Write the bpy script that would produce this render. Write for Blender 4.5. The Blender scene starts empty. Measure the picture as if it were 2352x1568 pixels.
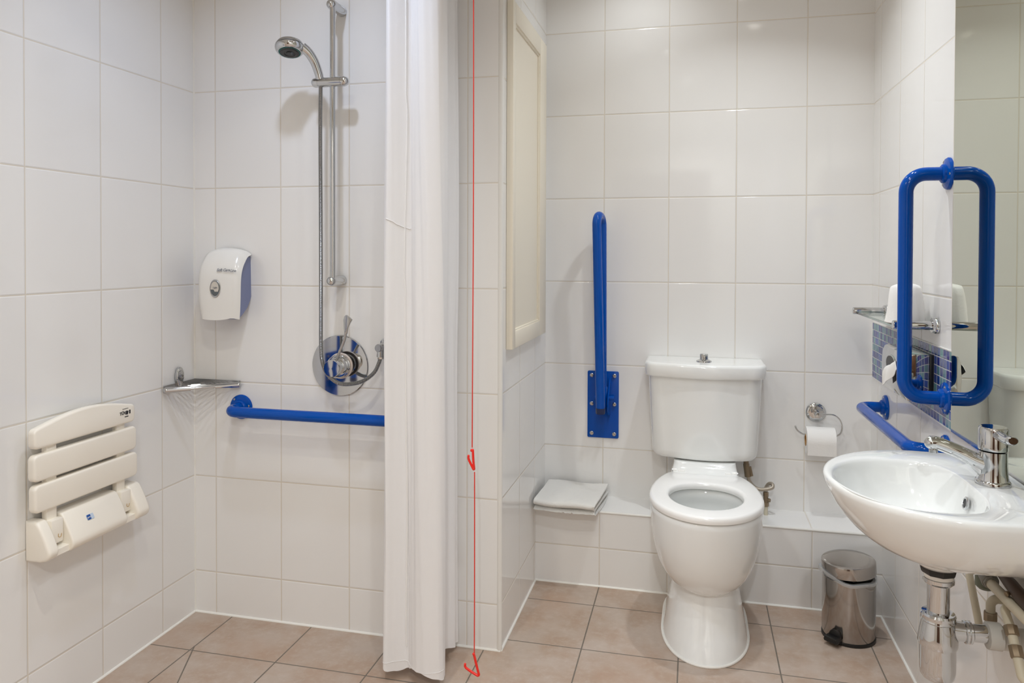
import bpy, bmesh, math, random
from math import sin, cos, pi, sqrt, atan2, radians
from mathutils import Vector, Matrix
random.seed(7)
SC = bpy.context.scene
COL = SC.collection

# ------------------------------------------------------------------ room measures (metres)
XL, XP, XR = -1.6923, -0.586, 0.6425      # left wall, nook side wall, right wall
YS, YN, YB = 2.2788, 3.002, 2.8149        # shower back wall, nook back wall, pipe-boxing front
ZLEDGE, ZC, YF = 0.282, 2.45, -1.3        # boxing height, ceiling, wall behind the viewer
ROW0, ROWH = 0.1461, 1.0 / 3.0            # first horizontal tile joint, tile height
TW = 0.2525

# ------------------------------------------------------------------ materials
def srgb(r, g, b):
    f = lambda c: c / 12.92 if c <= 0.04045 else ((c + 0.055) / 1.055) ** 2.4
    return (f(r / 255), f(g / 255), f(b / 255), 1)

class NT:
    def __init__(s, name):
        s.m = bpy.data.materials.new(name); s.m.use_nodes = True
        s.t = s.m.node_tree; s.b = s.t.nodes['Principled BSDF']
    def n(s, typ, **kw):
        nd = s.t.nodes.new(typ)
        for k, v in kw.items(): setattr(nd, k, v)
        return nd
    def l(s, a, b): s.t.links.new(a, b)
    def put(s, sock, v):
        if hasattr(v, 'is_linked') or isinstance(v, bpy.types.NodeSocket): s.l(v, sock)
        else: sock.default_value = v
    def math(s, op, a, b=0.0, c=0.0, clamp=False):
        nd = s.n('ShaderNodeMath', operation=op, use_clamp=clamp)
        s.put(nd.inputs[0], a); s.put(nd.inputs[1], b); s.put(nd.inputs[2], c)
        return nd.outputs[0]
    def ramp(s, v, lo, hi, a=0.0, b=1.0):
        nd = s.n('ShaderNodeMapRange'); nd.interpolation_type = 'SMOOTHSTEP'
        s.put(nd.inputs[0], v)
        for i, x in zip((1, 2, 3, 4), (lo, hi, a, b)): nd.inputs[i].default_value = x
        return nd.outputs[0]
    def mix(s, f, a, b):
        nd = s.n('ShaderNodeMix', data_type='RGBA')
        s.put(nd.inputs[0], f); s.put(nd.inputs[6], a); s.put(nd.inputs[7], b)
        return nd.outputs[2]
    def xyz(s):
        tc = s.n('ShaderNodeTexCoord'); sp = s.n('ShaderNodeSeparateXYZ')
        s.l(tc.outputs['Object'], sp.inputs[0]); s.obj = tc.outputs['Object']
        return sp.outputs
    def noise(s, scale, detail=3, vec=None, rough=0.5):
        nd = s.n('ShaderNodeTexNoise'); nd.inputs['Scale'].default_value = scale
        nd.inputs['Detail'].default_value = detail; nd.inputs['Roughness'].default_value = rough
        if vec is not None: s.l(vec, nd.inputs['Vector'])
        return nd
    def bump(s, h, strength=1.0, dist=0.001):
        nd = s.n('ShaderNodeBump'); nd.inputs['Strength'].default_value = strength
        nd.inputs['Distance'].default_value = dist; s.l(h, nd.inputs['Height'])
        s.l(nd.outputs[0], s.b.inputs['Normal'])

def plain(name, col, rough=0.4, metal=0.0, coat=0.0, spec=0.5, **kw):
    M = NT(name); b = M.b
    b.inputs['Base Color'].default_value = col; b.inputs['Roughness'].default_value = rough
    b.inputs['Metallic'].default_value = metal; b.inputs['Coat Weight'].default_value = coat
    b.inputs['Specular IOR Level'].default_value = spec
    for k, v in kw.items(): b.inputs[k].default_value = v
    return M.m

def edge_dist(M, v, o, w):
    f = M.math('FRACT', M.math('DIVIDE', M.math('SUBTRACT', v, o), w))
    return M.math('MULTIPLY', M.math('MINIMUM', f, M.math('SUBTRACT', 1.0, f)), w)

TILE_COL, GROUT_COL = srgb(238, 237, 235), srgb(219, 211, 197)
def wall_tile(name, ax, off, w=TW, ax2='Z', off2=ROW0, w2=ROWH, extra=None):
    """glossy white ceramic tiles with sandy joints"""
    M = NT(name); P = M.xyz(); i = 'XYZ'.index
    a, c = P[i(ax)], P[i(ax2)]
    da = edge_dist(M, a, off, w)
    dc = edge_dist(M, c, off2, w2)
    d = M.math('MINIMUM', da, dc)
    g = M.ramp(d, 0.0010, 0.0019, 1.0, 0.0)
    ca = M.n('ShaderNodeCombineXYZ')
    M.put(ca.inputs[0], M.math('FLOOR', M.math('DIVIDE', M.math('SUBTRACT', a, off), w)))
    M.put(ca.inputs[1], M.math('FLOOR', M.math('DIVIDE', M.math('SUBTRACT', c, off2), w2)))
    wn = M.n('ShaderNodeTexWhiteNoise'); wn.noise_dimensions = '3D'; M.l(ca.outputs[0], wn.inputs[0])
    tone = M.mix(wn.outputs[0], TILE_COL, srgb(235, 234, 232))
    M.put(M.b.inputs['Base Color'], M.mix(g, tone, GROUT_COL))
    M.put(M.b.inputs['Roughness'], M.math('MULTIPLY_ADD', g, 0.5, 0.07))
    M.b.inputs['Specular IOR Level'].default_value = 0.5
    pil = M.ramp(d, 0.001, 0.0045)
    wav = M.noise(9.0, 2, M.obj)
    h = M.math('MULTIPLY_ADD', wav.outputs[0], 0.28, pil)
    M.bump(h, 0.55, 0.0016)
    return M.m

def floor_tile():
    M = NT('floor_tile'); P = M.xyz()
    W, H, X0, Y0 = 0.3008, 0.3045, -0.3395, 2.354
    d = M.math('MINIMUM', edge_dist(M, P[0], X0, W), edge_dist(M, P[1], Y0, H))
    # slanting cut towards the shower drain
    nx, ny = 0.914, 0.405
    dl = M.math('ABSOLUTE', M.math('ADD', M.math('MULTIPLY', M.math('ADD', P[0], 1.544), nx), M.math('MULTIPLY', M.math('SUBTRACT', P[1], 2.074), ny)))
    out = M.math('MAXIMUM', M.math('MULTIPLY', M.math('GREATER_THAN', P[1], 2.074), 1.0), M.math('GREATER_THAN', P[0], -1.2))
    d = M.math('MINIMUM', d, M.math('ADD', dl, out))
    g = M.ramp(d, 0.0014, 0.0026, 1.0, 0.0)
    n1 = M.noise(7.0, 6, M.obj, 0.6); n2 = M.noise(38.0, 4, M.obj, 0.65)
    c = M.mix(M.ramp(n1.outputs[0], 0.33, 0.68), srgb(184, 168, 155), srgb(172, 148, 129))
    c = M.mix(M.ramp(n2.outputs[0], 0.42, 0.8, 0.0, 0.55), c, srgb(196, 183, 172))
    n3 = M.noise(3.1, 4, M.obj)
    c = M.mix(M.ramp(n3.outputs[0], 0.48, 0.75, 0.0, 0.55), c, srgb(176, 144, 121))
    M.put(M.b.inputs['Base Color'], M.mix(g, c, srgb(112, 104, 94)))
    M.put(M.b.inputs['Roughness'], M.math('MULTIPLY_ADD', g, 0.4, 0.36))
    M.bump(M.math('MULTIPLY_ADD', n2.outputs[0], 0.25, M.ramp(d, 0.001, 0.004)), 0.6, 0.0015)
    return M.m

def mosaic():
    M = NT('blue_mosaic'); P = M.xyz(); S = 0.0252
    y, z = P[1], M.math('SUBTRACT', P[2], 1.0105)
    d = M.math('MINIMUM', edge_dist(M, y, 2.985, S), edge_dist(M, z, 0.0, S))
    g = M.ramp(d, 0.0008, 0.0016, 1.0, 0.0)
    cx = M.n('ShaderNodeCombineXYZ')
    M.put(cx.inputs[0], M.math('FLOOR', M.math('DIVIDE', M.math('SUBTRACT', y, 2.985), S)))
    M.put(cx.inputs[1], M.math('FLOOR', M.math('DIVIDE', z, S)))
    wn = M.n('ShaderNodeTexWhiteNoise'); wn.noise_dimensions = '2D'; M.l(cx.outputs[0], wn.inputs[0])
    rp = M.n('ShaderNodeValToRGB'); rp.color_ramp.interpolation = 'CONSTANT'
    cols = [(22, 40, 122), (58, 82, 150), (86, 132, 150), (38, 52, 138), (104, 152, 160), (72, 96, 170), (28, 66, 140)]
    e = rp.color_ramp.elements
    e[0].position = 0; e[0].color = srgb(*cols[0]); e[1].position = 1 / 7; e[1].color = srgb(*cols[1])
    for k in range(2, 7):
        q = e.new(k / 7); q.color = srgb(*cols[k])
    M.l(wn.outputs[0], rp.inputs[0])
    M.put(M.b.inputs['Base Color'], M.mix(g, rp.outputs[0], srgb(205, 205, 205)))
    M.put(M.b.inputs['Roughness'], M.math('MULTIPLY_ADD', g, 0.5, 0.08))
    M.bump(M.ramp(d, 0.0006, 0.003), 0.6, 0.001)
    return M.m

def cloth(name, col, scale, dist, sheen=0.3, trans=0.0):
    M = NT(name); M.xyz()
    n = M.noise(scale, 3, M.obj, 0.6); n2 = M.noise(scale / 14, 2, M.obj)
    M.b.inputs['Base Color'].default_value = col
    M.b.inputs['Roughness'].default_value = 0.85; M.b.inputs['Sheen Weight'].default_value = sheen
    M.b.inputs['Specular IOR Level'].default_value = 0.2
    M.bump(M.math('MULTIPLY_ADD', n2.outputs[0], 2.0, n.outputs[0]), 0.7, dist)
    if trans:
        tr = M.n('ShaderNodeBsdfTranslucent'); tr.inputs[0].default_value = col
        mx = M.n('ShaderNodeMixShader'); mx.inputs[0].default_value = trans
        M.l(M.b.outputs[0], mx.inputs[1]); M.l(tr.outputs[0], mx.inputs[2])
        M.l(mx.outputs[0], M.t.nodes['Material Output'].inputs[0])
    return M.m

def wood():
    M = NT('door_wood'); M.xyz()
    mp = M.n('ShaderNodeMapping'); mp.inputs['Scale'].default_value = (14, 14, 0.9); M.l(M.obj, mp.inputs[0])
    n = M.noise(3.0, 6, mp.outputs[0], 0.6)
    M.put(M.b.inputs['Base Color'], M.mix(n.outputs[0], srgb(92, 58, 36), srgb(54, 32, 20)))
    M.b.inputs['Roughness'].default_value = 0.35
    return M.m

CERAMIC = plain('white_ceramic', srgb(237, 238, 236), 0.08, coat=0.5, **{'Coat Roughness': 0.03})
SEATPL = plain('white_seat_plastic', srgb(244, 243, 240), 0.16, coat=0.2)
CREAMPL = plain('cream_plastic', srgb(245, 239, 227), 0.26, coat=0.15)
CREAM = plain('cream_paint', srgb(236, 228, 211), 0.36)
WHITEPL = plain('white_plastic', srgb(233, 231, 226), 0.2, coat=0.2)
TRIMW = plain('white_trim', srgb(230, 228, 223), 0.22)
SEAL = plain('white_sealant', srgb(236, 234, 228), 0.4)
CHROME = plain('chrome', (0.62, 0.63, 0.64, 1), 0.045, 1.0)
SATIN = plain('satin_chrome', (0.50, 0.505, 0.51, 1), 0.2, 1.0)
HOSEM = plain('ribbed_hose_metal', (0.34, 0.345, 0.34, 1), 0.24, 1.0)
STEEL = plain('polished_steel', (0.43, 0.40, 0.375, 1), 0.12, 1.0)
BRASS = plain('tarnished_brass', srgb(140, 124, 102), 0.4, 0.6)
BRAID = plain('braided_steel', srgb(176, 166, 152), 0.4, 0.45)
BLUE = plain('blue_coated_steel', srgb(0, 76, 168), 0.10, spec=0.26)
NAVY = plain('navy_plastic', srgb(18, 34, 78), 0.4)
BLACK = plain('black_plastic', srgb(22, 22, 22), 0.38)
DARK = plain('dark_grey_rubber', srgb(58, 60, 62), 0.45)
TEAL = plain('teal_rubber', srgb(40, 160, 150), 0.4)
BLUEGREY = plain('blue_grey_plastic', srgb(124, 132, 166), 0.4)
RED = plain('red_plastic', srgb(236, 38, 24), 0.28, coat=0.2)
REDCORD = plain('red_cord', srgb(222, 62, 48), 0.6)
LGREY = plain('grey_print', srgb(140, 142, 148), 0.5)
INK = plain('black_print', srgb(34, 34, 36), 0.5)
BADGE = plain('blue_print', srgb(28, 82, 160), 0.35)
BADGE2 = plain('pale_blue_print', srgb(196, 210, 228), 0.35)
PIPEPL = plain('aged_white_plastic', srgb(206, 198, 176), 0.42)
WASTEPL = plain('grey_white_plastic', srgb(198, 196, 190), 0.45)
GREENGREY = plain('green_grey_plastic', srgb(104, 110, 94), 0.45)
PAPER = cloth('white_paper', srgb(240, 238, 234), 160, 0.0006, 0.1)
CARD = plain('brown_card', srgb(176, 136, 88), 0.8)
TERRY = cloth('white_terry', srgb(233, 231, 226), 420, 0.0025, 0.5)
CURT = cloth('white_curtain_fabric', srgb(248, 247, 247), 700, 0.0004, 0.1, 0.2)
SEAMM = cloth('curtain_stitching', srgb(244, 242, 240), 900, 0.0004, 0.1, 0.15)
MIRROR = plain('mirror_silver', (0.60, 0.62, 0.53, 1), 0.0, 1.0)
MIRREDGE = plain('mirror_edge', srgb(150, 158, 150), 0.2)
CEILM = plain('ceiling_paint', srgb(240, 238, 232), 0.7)
PAINTW = plain('wall_paint', srgb(206, 199, 188), 0.6)
WATER = plain('toilet_water', srgb(190, 200, 198), 0.02, **{'Transmission Weight': 0.6, 'IOR': 1.33})
GLASS = plain('shelf_glass', (0.72, 0.92, 0.86, 1), 0.01, **{'Transmission Weight': 1.0, 'IOR': 1.5})
LINER = plain('bin_liner_film', srgb(225, 228, 230), 0.2, **{'Alpha': 0.42})
WINDOWM = plain('smoked_window', srgb(84, 92, 96), 0.06, coat=0.5)
LAMP = NT('lamp_glass'); LAMP.b.inputs['Emission Color'].default_value = (1, .95, .88, 1); LAMP.b.inputs['Emission Strength'].default_value = 6.0
LAMP = LAMP.m
DOORW = wood()

# ------------------------------------------------------------------ geometry helpers
def tobm(verts, faces):
    bm = bmesh.new(); vs = [bm.verts.new(v) for v in verts]
    for f in faces:
        try: bm.faces.new([vs[i] for i in f])
        except ValueError: pass
    bm.normal_update()
    return bm

def join(*bms):
    out = bmesh.new()
    for b in bms:
        me = bpy.data.meshes.new('tmp'); b.to_mesh(me); out.from_mesh(me); bpy.data.meshes.remove(me); b.free()
    return out

def box(x0, x1, y0, y1, z0, z1, bev=0.0, seg=2):
    bm = bmesh.new(); bmesh.ops.create_cube(bm, size=1.0)
    for v in bm.verts:
        v.co = Vector(((x0 + x1) / 2 + v.co.x * (x1 - x0), (y0 + y1) / 2 + v.co.y * (y1 - y0), (z0 + z1) / 2 + v.co.z * (z1 - z0)))
    if bev: bmesh.ops.bevel(bm, geom=bm.edges[:], offset=bev, segments=seg, profile=0.5, affect='EDGES')
    return bm

def fillet(pts, r, n=8):
    pts = [Vector(p) for p in pts]; out = [pts[0]]
    for i in range(1, len(pts) - 1):
        a, b, c = pts[i - 1], pts[i], pts[i + 1]
        u, v = (a - b), (c - b); lu, lv = u.length, v.length; u.normalize(); v.normalize()
        ang = u.angle(v)
        if ang > pi - 0.02: out.append(b); continue
        rr = r[i - 1] if isinstance(r, (list, tuple)) else r
        t = min(rr / math.tan(ang / 2), lu * 0.49, lv * 0.49); rr = t * math.tan(ang / 2)
        p0, p1 = b + u * t, b + v * t
        ctr = b + (u + v).normalized() * (rr / sin(ang / 2))
        s, e = p0 - ctr, p1 - ctr
        tot = s.angle(e); axn = s.cross(e).normalized()
        for k in range(n + 1): out.append(ctr + Matrix.Rotation(tot * k / n, 3, axn) @ s)
    out.append(pts[-1]); return out

def spline(pts, n=8):
    P = [Vector(p) for p in pts]; P = [2 * P[0] - P[1]] + P + [2 * P[-1] - P[-2]]; out = []
    for i in range(1, len(P) - 2):
        for k in range(n):
            t = k / n; a, b, c, d = P[i - 1:i + 3]
            out.append(0.5 * ((2 * b) + (c - a) * t + (2 * a - 5 * b + 4 * c - d) * t * t + (3 * b - a - 3 * c + d) * t ** 3))
    out.append(P[-2]); return out

def sweep(path, r, n=16, closed=False, caps=True, sx=1.0):
    """tube along a path; r a number or a list; sx flattens the section"""
    path = [Vector(p) for p in path]; N = len(path)
    T = []
    for i in range(N):
        a = path[i - 1] if (i or closed) else path[0]; b = path[(i + 1) % N] if (i < N - 1 or closed) else path[-1]
        t = (b - a)
        T.append(t.normalized() if t.length > 1e-9 else (T[-1] if T else Vector((0, 0, 1))))
    up = Vector((0, 0, 1)) if abs(T[0].z) < 0.9 else Vector((0, 1, 0))
    nrm = (up - T[0] * up.dot(T[0])).normalized()
    V, F = [], []
    for i in range(N):
        nrm = (nrm - T[i] * nrm.dot(T[i])).normalized(); bi = T[i].cross(nrm)
        ri = r[i] if isinstance(r, (list, tuple)) else r
        for k in range(n):
            a = 2 * pi * k / n
            V.append(path[i] + (nrm * cos(a) + bi * sin(a) * sx) * ri)
    R = N if closed else N - 1
    for i in range(R):
        j = (i + 1) % N
        for k in range(n):
            k2 = (k + 1) % n
            F.append((i * n + k, i * n + k2, j * n + k2, j * n + k))
    if caps and not closed:
        F.append(tuple(range(n))[::-1]); F.append(tuple(range((N - 1) * n, N * n)))
    bm = tobm(V, F); bmesh.ops.recalc_face_normals(bm, faces=bm.faces[:]); return bm

def lathe(prof, org, axis=(0, 0, 1), n=40, sx=1.0):
    """prof: (radius, distance along axis)"""
    axis = Vector(axis).normalized(); org = Vector(org)
    up = Vector((0, 0, 1)) if abs(axis.z) < 0.9 else Vector((1, 0, 0))
    u = (up - axis * up.dot(axis)).normalized(); w = axis.cross(u)
    V, F = [], []
    for r, h in prof:
        for k in range(n):
            a = 2 * pi * k / n; V.append(org + axis * h + (u * cos(a) + w * sin(a) * sx) * max(r, 1e-5))
    for i in range(len(prof) - 1):
        for k in range(n):
            k2 = (k + 1) % n; F.append((i * n + k, i * n + k2, (i + 1) * n + k2, (i + 1) * n + k))
    F.append(tuple(range(n))[::-1]); F.append(tuple(range((len(prof) - 1) * n, len(prof) * n)))
    bm = tobm(V, F); bmesh.ops.remove_doubles(bm, verts=bm.verts[:], dist=1e-6)
    bmesh.ops.recalc_face_normals(bm, faces=bm.faces[:]); return bm

def cyl(a, b, r, n=28, bev=0.0, r2=None):
    a, b = Vector(a), Vector(b); L = (b - a).length; r2 = r if r2 is None else r2
    if bev: pr = [(r - bev, 0), (r - bev * .3, bev * .3), (r, bev), (r2, L - bev), (r2 - bev * .3, L - bev * .3), (r2 - bev, L)]
    else: pr = [(r, 0), (r2, L)]
    return lathe(pr, a, b - a, n)

def ball(c, r, n=20, s=(1, 1, 1)):
    bm = bmesh.new(); bmesh.ops.create_uvsphere(bm, u_segments=n, v_segments=n // 2 + 2, radius=1.0)
    for v in bm.verts: v.co = Vector(c) + Vector((v.co.x * r * s[0], v.co.y * r * s[1], v.co.z * r * s[2]))
    return bm

def loft(loops, cap0=True, cap1=True):
    n = len(loops[0]); V = [p for lp in loops for p in lp]; F = []
    for i in range(len(loops) - 1):
        for k in range(n):
            k2 = (k + 1) % n; F.append((i * n + k, i * n + k2, (i + 1) * n + k2, (i + 1) * n + k))
    if cap0: F.append(tuple(range(n))[::-1])
    if cap1: F.append(tuple(range((len(loops) - 1) * n, len(loops) * n)))
    bm = tobm(V, F); bmesh.ops.recalc_face_normals(bm, faces=bm.faces[:]); return bm

def prism(poly, f, d0, d1, bev=0.0, seg=3):
    """poly: 2-D outline; f(u, v, d) -> point; extruded from d0 to d1"""
    n = len(poly)
    V = [f(u, v, d0) for u, v in poly] + [f(u, v, d1) for u, v in poly]
    F = [tuple(range(n))[::-1], tuple(range(n, 2 * n))] + [(i, (i + 1) % n, n + (i + 1) % n, n + i) for i in range(n)]
    bm = tobm(V, F); bmesh.ops.recalc_face_normals(bm, faces=bm.faces[:])
    if bev:
        ed = [e for e in bm.edges if any(len(fc.verts) == n for fc in e.link_faces)] if n > 4 else bm.edges[:]
        bmesh.ops.bevel(bm, geom=ed, offset=bev, segments=seg, profile=0.5, affect='EDGES')
    return bm

def rrect(x0, x1, y0, y1, r, n=5):
    out = []
    for cx, cy, a0 in ((x1 - r, y1 - r, 0), (x0 + r, y1 - r, 90), (x0 + r, y0 + r, 180), (x1 - r, y0 + r, 270)):
        for k in range(n + 1):
            a = radians(a0 + 90 * k / n); out.append((cx + r * cos(a), cy + r * sin(a)))
    return out

# ------------------------------------------------------------------ object helpers
def mesh_obj(name, bm, m, root=None, ang=35, loc=None):
    me = bpy.data.meshes.new(name)
    org = Vector(loc) if loc is not None else (root_loc(root) if root else Vector((0, 0, 0)))
    for v in bm.verts: v.co -= org
    bm.to_mesh(me); bm.free()
    me.materials.append(m)
    for p in me.polygons: p.use_smooth = True
    me.set_sharp_from_angle(angle=radians(ang))
    o = bpy.data.objects.new(name, me); COL.objects.link(o)
    if root is None: o.location = org
    else: o.parent = root
    return o

def root_loc(o):
    v = Vector((0, 0, 0))
    while o is not None: v += o.location; o = o.parent
    return v

def tag(o, label, cat, group=None):
    o['label'] = label; o['category'] = cat
    if group: o['group'] = group
    return o

def thing(name, label, cat, loc, group=None):
    o = bpy.data.objects.new(name, None); COL.objects.link(o); o.location = loc
    o.empty_display_size = 0.05
    return tag(o, label, cat, group)

def single(name, bm, m, label, cat, loc, group=None, ang=35):
    return tag(mesh_obj(name, bm, m, None, ang, loc), label, cat, group)

def struct(name, bm, m, ang=35):
    o = mesh_obj(name, bm, m, None, ang); o['kind'] = 'structure'; return o

def lettering(name, text, size, org, right, up, m, root, shear=0.0, bold=0.0):
    cu = bpy.data.curves.new(name, 'FONT'); cu.body = text; cu.size = size; cu.shear = shear
    cu.align_x = 'CENTER'; cu.align_y = 'CENTER'; cu.extrude = 0.0003; cu.offset = bold
    t = bpy.data.objects.new(name + '_tmp', cu); COL.objects.link(t)
    bpy.context.view_layer.update()
    me = bpy.data.meshes.new_from_object(t.evaluated_get(bpy.context.evaluated_depsgraph_get()))
    bpy.data.objects.remove(t); bpy.data.curves.remove(cu)
    r, u = Vector(right).normalized(), Vector(up).normalized(); w = r.cross(u)
    bm = bmesh.new(); bm.from_mesh(me); bpy.data.meshes.remove(me)
    for v in bm.verts: v.co = Vector(org) + r * v.co.x + u * v.co.y + w * v.co.z
    return mesh_obj(name, bm, m, root)

# ================================================================== THE SETTING
struct('floor', box(XL - .05, XR + .05, YF, YN + .05, -.06, 0), floor_tile())
struct('ceiling', box(XL - .05, XR + .05, YF, YN + .05, ZC, ZC + .06), CEILM)
struct('wall_left', box(XL - .06, XL, YF, YS, 0, ZC), wall_tile('tile_wall_left', 'Y', 1.5985, 0.2577))
struct('wall_shower', box(XL - .06, -.85, YS, YS + .06, 0, ZC), wall_tile('tile_wall_shower', 'X', -1.608, 0.2513))
struct('wall_pillar', join(box(-.85, XP - .008, YS, YS + .06, 0, ZC), box(XP - .008, XP, YS + .008, YS + .06, 0, ZC)), wall_tile('tile_wall_pillar', 'X', -.6975, 0.2513))
struct('wall_nook_side', box(XP - .06, XP, YS + .06, YN, 0, ZC), wall_tile('tile_wall_nook_side', 'Y', 2.541, 0.25))
struct('wall_back', box(XP - .06, XR + .06, YN, YN + .06, 0, ZC), wall_tile('tile_wall_back', 'X', -.3495, 0.2535))
struct('wall_right', box(XR, XR + .06, YF, YN, 0, ZC), wall_tile('tile_wall_right', 'Y', 2.643, 0.259))
struct('wall_front', join(box(XL - .05, -.75, YF - .06, YF, 0, ZC), box(.15, XR + .05, YF - .06, YF, 0, ZC), box(-.75, .15, YF - .06, YF, 2.05, ZC)), PAINTW)
struct('wall_boxing', box(XP, XR, YB, YN, 0, ZLEDGE), wall_tile('tile_boxing', 'X', -.3395, 0.2513))
# tiled ledge top: joints run across it
struct('trim_1', box(XP, XR, YB + .004, YN, ZLEDGE, ZLEDGE + .004), wall_tile('tile_ledge', 'X', -.3395, 0.2513, 'Y', 2.6, 0.7))
struct('trim_2', sweep([(XP, YB + .003, ZLEDGE), (XR, YB + .003, ZLEDGE)], 0.0055, 12), TRIMW)      # ledge nosing
struct('trim_3', sweep([(XP - .0045, YS + .0045, 0), (XP - .0045, YS + .0045, ZC)], 0.0085, 16), TRIMW)  # pillar corner bead
for i, pts in enumerate([
    [(XL, YF, 0), (XL, YS, 0)], [(XL, YS, 0), (XP, YS, 0)], [(XP, YS, 0), (XP, YB, 0)],
    [(XP, YB, 0), (XR, YB, 0)], [(XR, YB, 0), (XR, YF, 0)]]):
    struct('trim_%d' % (i + 4), sweep(pts, 0.0055, 10), SEAL)                                     # sealant along the floor
struct('trim_9', sweep([(XL, YS, 0), (XL, YS, ZC)], 0.004, 8), SEAL)
struct('wall_mosaic', box(XR - .003, XR + .002, 2.102, 2.975, .812, 1.0105), mosaic())
struct('trim_10', join(box(XR - .004, XR, 2.10, 2.978, .8085, .812), box(XR - .004, XR, 2.10, 2.978, 1.0105, 1.013)), TRIMW)
d = struct('door_1', box(-.745, .145, YF - .05, YF - .01, 0.005, 2.045), DOORW)
hb = mesh_obj('door_handle', join(cyl((.05, YF - .01, 1.02), (.05, YF + .05, 1.02), .011), cyl((.05, YF + .045, 1.02), (-.07, YF + .045, 1.02), .009)), SATIN, d)

# ================================================================== SHOWER SEAT (folded up on the left wall)
seat = thing('shower_stool', 'cream slatted fold-up shower seat mounted on the wall', 'shower seat', (XL, 1.765, .452))
fx = XL + .046
def yz(u, v, d): return (d, u, v)
def slat_poly(y0, y1, z0, z1, arch=0.0):
    r, out = .014, []
    n = 18
    for k in range(6):
        a = radians(180 + 90 * k / 5); out.append((y0 + r + r * cos(a), z0 + r + r * sin(a)))
    for k in range(6):
        a = radians(270 + 90 * k / 5); out.append((y1 - r + r * cos(a), z0 + r + r * sin(a)))
    for k in range(6):
        a = radians(0 + 90 * k / 5); out.append((y1 - r + r * cos(a), z1 - r + r * sin(a)))
    if arch:
        for k in range(1, n):
            t = k / n; y = y1 - r + (y0 - y1 + 2 * r) * t; out.append((y, z1 + arch * sin(pi * t)))
    for k in range(6):
        a = radians(90 + 90 * k / 5); out.append((y0 + r + r * cos(a), z1 - r + r * sin(a)))
    return out
tops = None
for (y0, y1, z0, z1, ar) in ((1.579, 1.938, .746, .800, .024), (1.578, 1.944, .661, .731, 0), (1.580, 1.948, .579, .6515, 0)):
    s = mesh_obj('slat', prism(slat_poly(y0, y1, z0, z1, ar), yz, fx - .024, fx, .006, 3), CREAMPL, seat)
    tops = tops or s
for yc in (1.644, 1.892):
    mesh_obj('support_arm', box(fx - .030, fx - .012, yc - .017, yc + .017, .50, .80, .004), CREAMPL, seat)
    mesh_obj('hinge_collar', box(fx - .026, fx + .006, yc - .019, yc + .019, .484, .548, .003), CREAMPL, seat)
    mesh_obj('hinge_hook', sweep(spline([(fx + .0065, yc + .002, .508), (fx + .0065, yc + .002, .500), (fx + .0065, yc + .010, .498), (fx + .0065, yc + .012, .506)], 4), .0009, 6), plain('amber_mark', srgb(190, 160, 110), .5), seat)
prof = [(XL + .0004, .449), (XL + .0004, .556)] + [(p.x, p.y) for p in spline([(XL + .028, .556, 0), (XL + .042, .550, 0), (XL + .058, .524, 0), (XL + .073, .492, 0), (XL + .078, .473, 0), (XL + .070, .457, 0), (XL + .048, .450, 0)], 4)]
def xz(u, v, d): return (u, d, v)
mesh_obj('base_cover', prism(prof, xz, 1.668, 1.868, .005, 3), CREAMPL, seat)
mesh_obj('end_cap', prism(prof, xz, 1.590, 1.624, .008, 3), CREAMPL, seat)
mesh_obj('end_cap', prism(prof, xz, 1.912, 1.962, .008, 3), CREAMPL, seat)
low = [(XL, .53), (XL + .022, .53), (XL + .026, .476), (XL + .066, .473), (XL + .066, .457), (XL + .045, .4515), (XL, .4515)]
for y0, y1 in ((1.622, 1.670), (1.866, 1.914)):
    mesh_obj('hinge_housing', prism(low, xz, y0, y1), CREAMPL, seat)
# blue maker badge on the sloping face of the base
sl = Vector((.020, 0, -.040)).normalized(); upv = -sl; out = Vector((.040, 0, .020)).normalized()
bc = Vector((XL + .060, 1.745, .5205)) + out * .0008
def onbase(u, v, d): return tuple(bc + Vector((0, 1, 0)) * u + upv * v + out * d)
bd = mesh_obj('maker_badge', prism(rrect(-.012, .012, -.0075, .0075, .002, 3), onbase, -.0006, .0008), BADGE2, seat)
mesh_obj('badge_field', prism(rrect(-.0115, .001, -.007, .007, .002, 3), onbase, .0008, .0012), BADGE, bd)
lettering('badge_lettering', 'pro', .0075, bc + Vector((0, -.005, 0)) + out * .0014, (0, 1, 0), upv, WHITEPL, bd)
# approval mark on the top slat
ax = fx + .0006
st = lettering('approval_mark', 'TÜV', .0125, (ax, 1.886, .779), (0, 1, 0), (0, 0, 1), INK, tops, 0, .0003)
def onslat(u, v, d): return (ax + d, 1.903 + u, .779 + v)
mesh_obj('approval_mark', join(prism([(-.006, -.005), (.003, -.006), (.006, .004), (-.003, .006)], onslat, -.0006, .0004),
         box(ax - .0006, ax + .0003, 1.885, 1.908, .791, .792), box(ax - .0006, ax + .0003, 1.894, 1.908, .7662, .7685), box(ax - .0006, ax + .0003, 1.912, 1.917, .774, .785)), INK, tops)

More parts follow.
